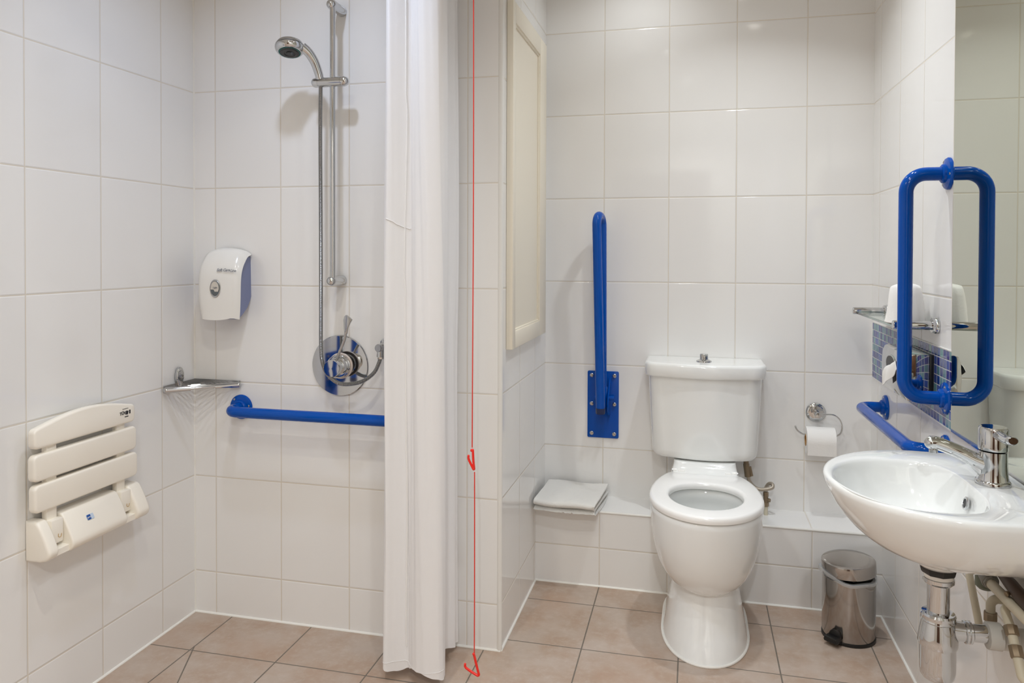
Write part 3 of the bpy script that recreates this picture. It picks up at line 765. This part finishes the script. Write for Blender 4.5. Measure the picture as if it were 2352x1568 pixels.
# ================================================================== PEDAL BIN
bcx, bcy, br = .5045, 2.650, .0815
pb = thing('pedal_bin', 'small polished steel pedal bin on the floor under the basin', 'bin', (bcx, bcy, 0))
mesh_obj('base_ring', lathe([(br - .004, .0005), (br + .0015, .001), (br + .0015, .010), (br - .001, .011)], (bcx, bcy, 0), (0, 0, 1), 60), BLACK, pb)
mesh_obj('body', lathe([(br - .001, .010), (br, .012), (br, .200), (br - .0015, .2015), (br - .003, .2000), (br - .003, .0120)], (bcx, bcy, 0), (0, 0, 1), 64), STEEL, pb)
tilt = Matrix.Translation((bcx, bcy, .2165)) @ Matrix.Rotation(radians(-4), 4, (0, 1, 0)) @ Matrix.Rotation(radians(1), 4, (1, 0, 0))
lb = lathe([(br - .003, .001), (br + .0012, 0), (br + .0018, .003), (br + .0016, .0345), (br + .0006, .0368), (br - .0015, .0380), (br - .02, .0388), (br - .05, .0393), (0, .0395)], (0, 0, 0), (0, 0, 1), 64)
lb.transform(tilt); mesh_obj('lid', lb, STEEL, pb)
pd = Vector((-.62, -.78, 0)).normalized(); ps = Vector((-pd.y, pd.x, 0))
p0 = Vector((bcx, bcy, 0)) + pd * (br - .004)
def pedf(u, v, d): return tuple(p0 + ps * u + pd * d + Vector((0, 0, v)))
arch = [(-.020, .004), (.020, .004)] + [(.020 * cos(a), .026 + .020 * sin(a)) for a in [pi * k / 10 for k in range(11)]]
mesh_obj('pedal', join(prism(arch, pedf, -.004, .010, .002, 2), prism([(-.021, .012), (.021, .012), (.024, .018), (.020, .029), (-.020, .029), (-.024, .018)], pedf, .006, .036, .003, 2)), BLACK, pb)
ln = []
for k in range(64):
    a = 2 * pi * k / 64; ln.append(Vector((bcx + (br + .0025 + .0018 * sin(9 * a) + .007 * max(0, cos(a - pi * 1.02)) ** 3) * cos(a), bcy + (br + .0025 + .0015 * sin(7 * a)) * sin(a), .1995 + .0022 * sin(5 * a + 1) + .017 * max(0, cos(a - pi * 1.05)) ** 3)))
V, F = [], []
for p in ln:
    q = Vector((bcx, bcy, p.z)); rdir = (p - q).normalized(); tilt_up = max(0, cos(atan2(rdir.y, rdir.x) - pi)) ** 2
    V += [p + Vector((0, 0, -.0055)), p + rdir * .0016 + Vector((0, 0, -.001)), p + rdir * .0006 + Vector((0, 0, .0040 + .006 * tilt_up)), q + rdir * (br - .010) + Vector((0, 0, .0035)), q + rdir * (br - .010) + Vector((0, 0, -.05))]
for k in range(64):
    for i in range(4): F.append((k * 5 + i, ((k + 1) % 64) * 5 + i, ((k + 1) % 64) * 5 + i + 1, k * 5 + i + 1))
bm = tobm(V, F); bmesh.ops.recalc_face_normals(bm, faces=bm.faces[:])
single('bin_liner', bm, LINER, 'clear plastic liner folded over the rim of the steel bin', 'bin liner', (bcx, bcy, .19), ang=70)

# ================================================================== WASH BASIN
wb = thing('wash_basin', 'white oval wall-hung wash basin below the mirror', 'basin', (XR, 1.67, .62))
NB = 96
XB = XR - .003
def basin_loop(z, a, b, xc=.498, yc=1.67, back=None, bb=None, e=2.0):
    """front half-ellipse (a towards the room, b sideways), straight sides to the wall"""
    back = XB if back is None else back; bb = b * .96 if bb is None else bb
    out = []
    nf = NB // 2
    for k in range(nf + 1):
        t = pi * (k / nf) + pi / 2
        c, s = cos(t), sin(t)
        out.append((xc + a * math.copysign(abs(c) ** (2 / e), c), yc + b * math.copysign(abs(s) ** (2 / e), s), z))
    m = NB - nf - 1; P = [(xc, -b), (back - .02, -bb), (back - .006, -bb + .006), (back, -bb + .02), (back, bb - .02), (back - .006, bb - .006), (back - .02, bb), (xc, b)]
    L = [0]
    for p, q in zip(P, P[1:]): L.append(L[-1] + math.hypot(q[0] - p[0], q[1] - p[1]))
    for k in range(1, m + 1):
        s = L[-1] * k / (m + 1); i = max(j for j in range(len(L)) if L[j] <= s); i = min(i, len(P) - 2)
        t = (s - L[i]) / (L[i + 1] - L[i]); out.append((P[i][0] + (P[i + 1][0] - P[i][0]) * t, yc + P[i][1] + (P[i + 1][1] - P[i][1]) * t, z))
    return out
def inner_loop(z, s, ox=0.0):
    xf, xb, y0, y1 = .284, .538, 1.468, 1.824
    xm, ym = .430, (y0 + y1) / 2 + ox
    out = []
    base = basin_loop(z, 1, 1, 0, 0, 1, 1)
    for k in range(NB):
        x, y, _ = base[k]
        ang = atan2(y, x)
        c, sn = cos(ang), sin(ang)
        if c < 0: ex, A = 2.15, xm - xf
        else: ex, A = 3.2, xb - xm
        Bv = (y1 - y0) / 2
        r = 1 / ((abs(c) / A) ** ex + (abs(sn) / Bv) ** ex) ** (1 / ex)
        X, Y = xm + r * c, ym + r * sn
        cx_, cy_ = .468, 1.655
        out.append((cx_ + (X - cx_) * s, cy_ + (Y - cy_) * s, z))
    return out
ou = [(.648, .030, .032), (.6518, .057, .0624), (.6539, .0741, .0811), (.6573, .0912, .0998), (.6623, .1083, .1185), (.6691, .1254, .1372), (.6783, .1425, .1559), (.6902, .1596, .1746), (.7053, .1767, .1934), (.7245, .1938, .2121), (.7492, .2109, .2308), (.770, .2215, .2415), (.786, .228, .2485), (.7955, .2290, .2495), (.7995, .2262, .2468), (.801, .221, .241)]
loops = [basin_loop(z, a, b, .498, 1.67) for z, a, b in ou]
ins = [(.8005, 1.02), (.7985, .995), (.793, .975), (.780, .955), (.755, .915), (.725, .845), (.702, .73), (.684, .56), (.674, .36), (.670, .16), (.669, .06)]
loops += [inner_loop(z, s) for z, s in ins]
bb_ = loft(loops)
basin = mesh_obj('bowl', join(bb_, lathe([(.066, .660), (.056, .648), (.043, .6345), (.0365, .629), (0, .6285)], (.486, 1.668, 0), (0, 0, 1), 40)), CERAMIC, wb, 60)
mesh_obj('overflow_ring', lathe([(.0085, -.002), (.0135, -.001), (.0135, .0015), (.0115, .003), (.009, .0025), (.0085, -.004)], (.5275, 1.648, .765), (-1, 0, .22), 32), CHROME, basin)
mesh_obj('overflow_hole', lathe([(.0088, -.002), (.0088, .0006), (0, .0007)], (.5275, 1.648, .765), (-1, 0, .22), 24), DARK, basin)
mesh_obj('plug_hole', lathe([(.032, .001), (.031, .003), (.022, .002), (.021, -.002)], (.468, 1.655, .670), (0, 0, 1), 36), CHROME, basin)

# ================================================================== TAP
tx, ty, tz = .583, 1.673, .801
tp = thing('basin_tap', 'chrome single-lever mixer tap standing on the basin', 'tap', (tx, ty, tz))
mesh_obj('base_ring', lathe([(.0315, 0), (.0315, .006), (.0295, .009), (.027, .010)], (tx, ty, tz), (0, 0, 1), 44), CHROME, tp)
mesh_obj('body', lathe([(.0290, .008), (.0275, .014), (.0262, .024), (.0255, .040), (.0255, .066)], (tx, ty, tz), (0, 0, 1), 48), CHROME, tp)
tip = Vector((.474, 1.683, .8765))
spt = spline([(tx - .004, ty, tz + .034), (tx - .030, ty + .002, tz + .045), (tx - .062, ty + .005, tz + .060), (tip.x + .012, ty + .0095, tip.z - .003), (tip.x, tip.y, tip.z - .002)], 7)
n_ = len(spt)
web = prism([(.004, .012), (-.014, .016), (-.024, .026), (-.038, .040), (-.066, .055), (-.066, .066), (-.020, .054), (.004, .054)], lambda u, v, d: (tx - .012 + u, ty + .001 + d - u * .06, tz + v), -.011, .011, .004, 3)
mesh_obj('spout', join(sweep(spt, [.0185 - .005 * min(1, i / (n_ * .45)) for i in range(n_)], 24), ball(spt[-1], .0135, 24), web), CHROME, tp)
mesh_obj('aerator', cyl((tip.x + .004, tip.y, tip.z - .008), (tip.x + .004, tip.y, tip.z - .0225), .0082, 24, .001), SATIN, tp)
lvr = mesh_obj('lever_cap', lathe([(.0245, .0675), (.0262, .069), (.0265, .072), (.0262, .110), (.0235, .1145), (0, .116)], (tx, ty, tz), (0, 0, 1), 48), CHROME, tp)
lw = spline([(tx + .002, ty - .012, tz + .1035), (tx + .003, ty - .034, tz + .1015), (tx + .004, ty - .058, tz + .102), (tx + .005, ty - .082, tz + .1055)], 6)
mesh_obj('lever', sweep(lw, [.0105, .0105, .010, .0098, .0095] + [.009] * (len(lw) - 7) + [.0088, .0066], 18, sx=1.25), CHROME, lvr)

# ================================================================== BOTTLE TRAP + WASTE
tX, tY = .486, 1.668
bt = thing('bottle_trap', 'chrome bottle trap hanging under the wash basin', 'waste trap', (tX, tY, .395))
def ring_(name, prof, m, n=40, seg=None): return mesh_obj(name, lathe(prof, (tX, tY, 0), (0, 0, 1), n), m, bt)
ring_('rubber_washer', [(.0345, .6300), (.0345, .625), (.0325, .617), (.030, .614)], BLACK, 8)
ring_('plastic_collar', [(.0275, .616), (.0275, .6065), (.025, .604)], WHITEPL)
ring_('top_nut', [(.024, .607), (.0288, .605), (.0288, .598), (.0255, .594), (.020, .593)], CHROME)
ring_('tail_pipe', [(.0205, .598), (.0205, .520)], CHROME)
ring_('collar_nut', [(.022, .536), (.030, .535), (.0325, .531), (.0315, .526), (.0315, .5225), (.0325, .520), (.030, .517)], CHROME)
ring_('trap_body', [(.0255, .520), (.030, .518), (.0335, .500), (.0365, .483), (.0370, .474), (.0350, .468)], CHROME)
ring_('trap_cup', [(.0330, .470), (.0330, .420), (.0318, .408), (.027, .4015), (.020, .3985), (0, .398)], CHROME)
oz = .5000
mesh_obj('outlet_arm', join(lathe([(.0215, .020), (.0190, .040), (.0190, .050)], (tX, tY, oz), (1, 0, 0), 32), lathe([(.0172, .040), (.0172, .098)], (tX, tY, oz), (1, 0, 0), 32)), CHROME, bt)
mesh_obj('outlet_nut', lathe([(.0205, .0465), (.0225, .048), (.0225, .052), (.0205, .0535), (.0222, .055), (.0222, .059), (.0195, .061)], (tX, tY, oz), (1, 0, 0), 36), CHROME, bt)
wp = thing('waste_pipe', 'grey-white plastic waste pipe from the trap into the wall', 'waste pipe', (XR, tY, oz))
mesh_obj('coupling_nut', lathe([(.0180, .086), (.0265, .088), (.0265, .112), (.0235, .114)], (tX, tY, oz), (1, 0, -.02), 12), WASTEPL, wp)
mesh_obj('pipe', lathe([(.0225, .110), (.0222, .1555)], (tX, tY, oz - .002), (1, 0, -.02), 36), WASTEPL, wp)
mesh_obj('pipe_socket', lathe([(.0225, .134), (.0245, .1355), (.0245, .140), (.0225, .1415)], (tX, tY, oz - .002), (1, 0, -.02), 36), WASTEPL, wp)

# water pipes under the basin
def pipe_thing(label, pts, bend, r, m, nuts, grp='pipes under the basin', extra=None):
    t = thing('water_pipe', label, 'water pipe', pts[-1], grp)
    mesh_obj('pipe', sweep(fillet(pts, bend, 8), r, 16), m, t)
    for a, b, rad in nuts: mesh_obj('pipe_nut', cyl(a, b, rad, 8, .0015), BRASS, t)
    return t
pipe_thing('thin cream pipe slanting down beside the bottle trap', [(.604, 1.900, .66), (.604, 1.868, .553), (.604, 1.795, .455), (.6422, 1.79, .42)], .02, .0078, PIPEPL, [])
pipe_thing('cream pipe bent over into a brown nut above the waste pipe', [(.6422, 1.722, .549), (.599, 1.722, .551), (.599, 1.722, .480), (.6422, 1.722, .455)], .014, .0088, PIPEPL, [((.599, 1.722, .523), (.599, 1.722, .504), .0128)])
pipe_thing('cream pipe curving down into brass fittings by the wall', [(.6422, 1.660, .560), (.600, 1.660, .563), (.600, 1.622, .535), (.600, 1.570, .470), (.6422, 1.54, .44)], .012, .0085, PIPEPL, [((.600, 1.626, .541), (.600, 1.614, .527), .0126), ((.600, 1.604, .513), (.600, 1.590, .496), .0122)])
pipe_thing('straight cream pipe running under the basin from a grey joint', [(.600, 1.742, .580), (.600, 1.40, .592)], .01, .0102, PIPEPL, [])
t = thing('air_valve', 'grey-green plastic cap hanging under the basin', 'pipe cap', (.606, 1.772, .555))
mesh_obj('cap', lathe([(0, .548), (.013, .550), (.0190, .556), (.0195, .562), (.0195, .590)], (.606, 1.772, 0), (0, 0, 1), 32), GREENGREY, t)
mesh_obj('cap_ring', lathe([(.0205, .588), (.0212, .590), (.0212, .606), (.020, .640)], (.606, 1.772, 0), (0, 0, 1), 32), WASTEPL, t)
mesh_obj('joint', join(cyl((.602, 1.760, .590), (.600, 1.726, .582), .0165, 20, .003), cyl((.600, 1.728, .5825), (.600, 1.720, .5825), .014, 8, .001)), plain('grey_fitting', srgb(134, 132, 124), .45), t)
t = thing('service_valve', 'dark brass service valve on the pipe under the basin edge', 'pipe valve', (.612, 1.62, .60))
mesh_obj('valve_body', sweep([(.612, 1.715, .612), (.612, 1.66, .609), (.612, 1.60, .604), (.612, 1.50, .60)], [.009, .0125, .0135, .0125], 14), plain('dark_brass', srgb(78, 60, 44), .45, .6), t)
mesh_obj('valve_screw', cyl((.599, 1.635, .600), (.594, 1.632, .598), .0052, 12, .001), BRASS, t)

# ================================================================== MIRROR
mr = thing('mirror', 'large frameless wall mirror above the wash basin', 'mirror', (XR, 1.45, .8105))
mesh_obj('glass', box(XR - .0068, XR - .0062, .55, 2.1005, .8108, 2.2), MIRROR, mr)
mesh_obj('edge', box(XR - .0063, XR - .0008, .5495, 2.1012, .8105, 2.2005), MIRREDGE, mr)

# ================================================================== GLASS SHELF
gs = thing('glass_shelf', 'clear glass shelf on two chrome posts above the mosaic', 'shelf', (XR, 2.5, 1.065))
for y in (2.762, 2.236):
    zb_ = 1.0665
    b_ = mesh_obj('bracket', lathe([(.0122, .006), (.0122, .108), (.0112, .112), (0, .1123)], (XR, y, zb_), (-1, 0, 0), 28), CHROME, gs)
    mesh_obj('wall_flange', lathe([(.0225, 0), (.0225, .005), (.021, .009), (.0205, .0095), (.0205, .014), (.019, .0155)], (XR - .0005, y, zb_), (-1, 0, 0), 32), CHROME, b_)
mesh_obj('shelf_glass', box(.538, XR - .004, 2.226, 2.772, 1.0572, 1.0636, .0008, 1), GLASS, gs)
def wrapped():
    n, lv_ = 40, [(.0, .052), (.003, .0565), (.012, .0545), (.05, .0495), (.08, .0460), (.100, .042), (.106, .038), (.1085, .030), (.1105, .018), (.1125, .010), (.1130, .004)]
    L = []
    for z, r in lv_:
        lp = []
        for k in range(n):
            a = 2 * pi * k / n; q = r * (1 + .018 * sin(5 * a + z * 60) + .012 * sin(11 * a + 2))
            lp.append((.583 + q * cos(a) * .92, 2.317 + q * sin(a) * 1.0, 1.0642 + z + (.002 * sin(4 * a) if z > .1 else 0)))
        L.append(lp)
    return loft(L)
single('wrapped_toilet_roll', wrapped(), PAPER, 'spare toilet roll wrapped in white paper on the glass shelf', 'toilet roll', (.583, 2.317, 1.0642), ang=50)

# ================================================================== TISSUE DISPENSER + TISSUE
ya, yb_ = 2.252, 2.502; za, zt = .853, .985
td = thing('tissue_dispenser', 'chrome tissue dispenser with an oval opening on the blue mosaic', 'tissue dispenser', (XR, 2.38, za))
xw = XR - .0035
mesh_obj('back_gasket', box(xw - .011, xw, ya + .001, yb_ - .001, za + .001, zt - .001, .002), BLACK, td)
fr = xw - .073
pf = [(xw - .011, za), (fr + .016, za), (fr + .006, za + .004), (fr, za + .018), (fr - .003, (za + zt) / 2), (fr, zt - .018), (fr + .006, zt - .004), (fr + .016, zt), (xw - .011, zt)]
mesh_obj('case', prism(pf, xz, ya, yb_, .003, 2), CHROME, td)
oc = Vector((fr - .0024, 2.392, .938))
mesh_obj('opening_rim', sweep([oc + Vector((.0006, .052 * cos(2 * pi * k / 40), .025 * sin(2 * pi * k / 40))) for k in range(40)], .0022, 10, closed=True), CHROME, td)
mesh_obj('opening', lathe([(.0245, -.003), (.0245, .0012), (0, .0013)], oc + Vector((.0004, 0, 0)), (-1, 0, 0), 40, 2.1), BLACK, td)
mesh_obj('lock', cyl((fr + .030, ya - .004, .872), (fr + .030, ya + .002, .872), .0055, 16), BLACK, td)
V, F = [], []
nu, nv = 14, 14
for i in range(nu + 1):
    u = i / nu
    for j in range(nv + 1):
        v = j / nv
        p0_ = Vector((.568, 2.402, .934)).lerp(Vector((.568, 2.338, .944)), v)
        p1_ = Vector((.551, 2.438, .868)).lerp(Vector((.553, 2.268, .940)), v)
        q = p0_.lerp(p1_, u)
        q.x -= .006 * sin(pi * u) + .003 * sin(v * 10 + u * 4) * u
        q.z += .016 * sin(pi * u) - .006 * sin(pi * v) * u
        V.append(tuple(q))
for i in range(nu):
    for j in range(nv):
        a = i * (nv + 1) + j; F.append((a, a + 1, a + nv + 2, a + nv + 1))
bm = tobm(V, F); bmesh.ops.solidify(bm, geom=bm.faces[:], thickness=.0015); bmesh.ops.recalc_face_normals(bm, faces=bm.faces[:])
single('paper_tissue', bm, PAPER, 'white paper tissue pulled out of the chrome dispenser opening', 'tissue', tuple(oc), ang=60)

# ================================================================== SHOWER CURTAIN
lowp = [(-.905, 2.150), (-.893, 2.075), (-.874, 2.028), (-.846, 2.042), (-.815, 2.060), (-.797, 2.044), (-.772, 2.022), (-.735, 2.012), (-.700, 2.022), (-.694, 2.050), (-.716, 2.100), (-.736, 2.140), (-.722, 2.168), (-.706, 2.190), (-.730, 2.222), (-.718, 2.252), (-.750, 2.263)]
topp = [(-.925, 2.190), (-.905, 2.125), (-.880, 2.065), (-.852, 2.070), (-.818, 2.095), (-.800, 2.080), (-.776, 2.055), (-.745, 2.048), (-.716, 2.055), (-.702, 2.080), (-.712, 2.115), (-.736, 2.150), (-.728, 2.175), (-.714, 2.195), (-.728, 2.225), (-.722, 2.25), (-.745, 2.262)]
cu = thing('shower_curtain', 'white fabric shower curtain bunched against the pillar', 'curtain', (-.80, 2.12, .03))
L0 = spline([(x, y, 0) for x, y in lowp], 10); L1 = spline([(x, y, 0) for x, y in topp], 10)
NZ = 60
V, F = [], []
zt_ = 2.30
for i in range(NZ + 1):
    t = i / NZ; z = .028 + (zt_ - .028) * t
    for k, (a, b) in enumerate(zip(L0, L1)):
        s = t ** .8; p = a.lerp(b, s)
        wob = .0035 * sin(k * .35 + t * 9) * (1 - abs(2 * t - 1)) + .0007 * sin(k * .9 + t * 17)
        hem = (.010 * sin(k * .11 + 1.2) + .001 * sin(k * .5)) * max(0, 1 - t * 8) + .012 * max(0, 1 - t * 8)
        V.append((p.x + wob, min(p.y + wob * .6, YS - .010), z + hem))
NK = len(L0)
for i in range(NZ):
    for k in range(NK - 1):
        a = i * NK + k; F.append((a, a + 1, a + NK + 1, a + NK))
bm = tobm(V, F); bmesh.ops.solidify(bm, geom=bm.faces[:], thickness=.0008)
mesh_obj('panel', bm, CURT, cu, 80)
def cpt(k, z):
    t = (z - .028) / (zt_ - .028); a, b = L0[k], L1[k]; s = t ** .8; p = a.lerp(b, s)
    wob = .0035 * sin(k * .35 + t * 9) * (1 - abs(2 * t - 1)) + .0007 * sin(k * .9 + t * 17)
    return Vector((p.x + wob, p.y + wob * .6 - .0009, z))
k0 = 36
mesh_obj('seam', sweep([cpt(k0 + int(4 * (1 - i / 40)), .10 + 2.1 * i / 40) + Vector((0, -.0006, 0)) for i in range(41)], .0016, 6, sx=1.6), SEAMM, cu)
mesh_obj('seam', sweep([cpt(k, 1.36 - .028 * (k - 20) / 18 + (0.10 * (k - 40) / 30 if k > 40 else 0)) for k in range(20, 42)], .0013, 6), SEAMM, cu)
hemk = [cpt(k, .055) for k in range(14, 92)]
mesh_obj('hem', sweep([Vector((p.x, min(p.y, YS - .012), p.z + .004 * sin(i * .11))) for i, p in enumerate(hemk)], .0006, 6), SEAMM, cu)
crl = thing('curtain_rail', 'white curtain rail carrying the shower curtain above the frame', 'curtain rail', (-.82, 2.15, 2.31))
crl['label'] = 'white ceiling-height rail that carries the shower curtain'
mesh_obj('rail', sweep(fillet([(-.735, YS - .002, 2.31), (-.80, 2.06, 2.31), (-.95, 1.2, 2.31), (XL + .002, 1.2, 2.31)], .12, 8), .011, 14), WHITEPL, crl)

# ================================================================== EMERGENCY PULL CORD
cdx, cdy = -.5925, 2.0
pc = thing('emergency_pull_cord', 'red emergency pull cord with two hook handles hanging beside the pillar', 'pull cord', (cdx, cdy, .08))
cp = [(cdx - .004 - .0012 * sin(z * 3.1), cdy, z) for z in [ZC - .03 - i * (ZC - .03 - .716) / 30 for i in range(31)]]
mesh_obj('cord', sweep(cp, .0017, 8), REDCORD, pc)
mesh_obj('cord', sweep([(cdx + .0022 + .0006 * sin(z * 5), cdy, z) for z in [.648 - i * (.648 - .136) / 14 for i in range(15)]], .0017, 8), REDCORD, pc)
mesh_obj('ceiling_switch', lathe([(.042, 0), (.042, .018), (.036, .026), (.010, .034), (.006, .040)], (cdx - .004, cdy, ZC - .0005), (0, 0, -1), 36), WHITEPL, pc)
h1 = [(cdx - .0065, .708), (cdx - .0030, .711), (cdx - .0015, .680), (cdx + .0018, .650), (cdx - .0045, .662), (cdx - .0135, .679), (cdx - .0160, .686), (cdx - .0155, .692)]
h2 = [(cdx + .0010, .136), (cdx + .0030, .130), (cdx + .0095, .104), (cdx + .0165, .079), (cdx + .0130, .0765), (cdx - .006, .085), (cdx - .0210, .0935), (cdx - .0245, .098), (cdx - .0243, .104)]
for h in (h1, h2):
    k = len(h)
    pth = fillet([(x, cdy, z) for x, z in h], .0025, 3)
    mesh_obj('pull_handle', join(sweep(pth, .0035, 12), ball(pth[-1], .0035, 12), ball(pth[0], .0042, 12)), RED, pc)

# ================================================================== LIGHTS
def downlight(x, y, power, col, size, lbl, spread=100):  # builds the room's downlights and the added fill lights alike
    t = thing('ceiling_downlight', lbl, 'light', (x, y, ZC), 'recessed ceiling downlights')
    mesh_obj('bezel', lathe([(.048, 0), (.048, .004), (.040, .006), (.036, .003), (.036, 0)], (x, y, ZC - .0005), (0, 0, -1), 32), CHROME, t)
    mesh_obj('lamp', lathe([(.034, 0), (.034, .003), (0, .0035)], (x, y, ZC - .0006), (0, 0, -1), 28), LAMP, t)
    ld = bpy.data.lights.new('downlight_lamp', 'AREA'); ld.shape = 'DISK'; ld.size = size; ld.energy = power; ld.color = col; ld.spread = radians(spread)
    lo = bpy.data.objects.new('downlight_lamp', ld); COL.objects.link(lo); lo.location = (x, y, ZC - .012)
WARM, SOFT, COOL = (1.0, .94, .80), (.94, .985, 1.015), (.80, .93, 1.18)
downlight(.20, 2.36, 4.6, SOFT, .07, 'recessed ceiling downlight over the toilet pan', 122)
downlight(-.2, 2.72, 1.2, SOFT, .07, 'added fill light at the ceiling in the nook above the blue hinged rail', 140)  # added fill, fitted to even out the nook brightness
downlight(-.05, .75, 6.4, SOFT, .07, 'recessed ceiling downlight in the middle of the room', 140)
downlight(-.15, 1.5, 2.4, SOFT, .07, 'recessed ceiling downlight in front of the curtain and basin', 140)
downlight(-1.05, 1.70, 3.8, COOL, .07, 'recessed ceiling downlight over the shower area', 140)
downlight(-.8, 1.0, 5.2, WARM, .07, 'added warm fill light at the ceiling just outside the shower area', 140)  # added warm fill for the left side, no known lamp here
downlight(-.9, -.2, 3.4, WARM, .07, 'added fill light at the ceiling by the doorway', 140)  # unseen fill from the back of the room, added for front faces
downlight(.05, -.75, 29.0, SOFT, .07, 'added strong fill light at the ceiling by the wall facing the toilet', 150)  # added behind the camera to lift low, front-facing surfaces
downlight(.3, 1.9, .8, COOL, .07, 'recessed ceiling downlight above the mirror edge', 120)

W = bpy.data.worlds.new('World'); SC.world = W; W.use_nodes = True
W.node_tree.nodes['Background'].inputs[0].default_value = (.9, .92, 1, 1); W.node_tree.nodes['Background'].inputs[1].default_value = .3

# ================================================================== CAMERA
f_px, cy_px, yaw, pitch, roll = 1721.04, 608.492, .2377, -.0147, .0030
fw = Vector((-sin(yaw) * cos(pitch), cos(yaw) * cos(pitch), sin(pitch))); r0 = Vector((cos(yaw), sin(yaw), 0)); u0 = r0.cross(fw)
R_ = r0 * cos(roll) + u0 * sin(roll); U_ = u0 * cos(roll) - r0 * sin(roll)
cam = bpy.data.cameras.new('camera'); co = bpy.data.objects.new('camera', cam); COL.objects.link(co)
co.matrix_world = Matrix(((R_.x, U_.x, -fw.x, 0), (R_.y, U_.y, -fw.y, 0), (R_.z, U_.z, -fw.z, 1.2564), (0, 0, 0, 1)))
cam.sensor_fit = 'HORIZONTAL'; cam.sensor_width = 36; cam.lens = 36 * f_px / 2352
cam.shift_y = -(784 - cy_px) / 2352; cam.clip_start = .02
SC.camera = co
vs = SC.view_settings
vs.view_transform = 'Standard'; vs.look = 'None'; vs.gamma = 1; vs.use_curve_mapping = False; vs.exposure = -0.02
SC.cycles.max_bounces = 12; SC.cycles.diffuse_bounces = 6; SC.cycles.glossy_bounces = 5; SC.cycles.transmission_bounces = 8
SC.cycles.caustics_reflective = False; SC.cycles.caustics_refractive = False; SC.cycles.blur_glossy = .5
SC.cycles.sample_clamp_indirect = 4
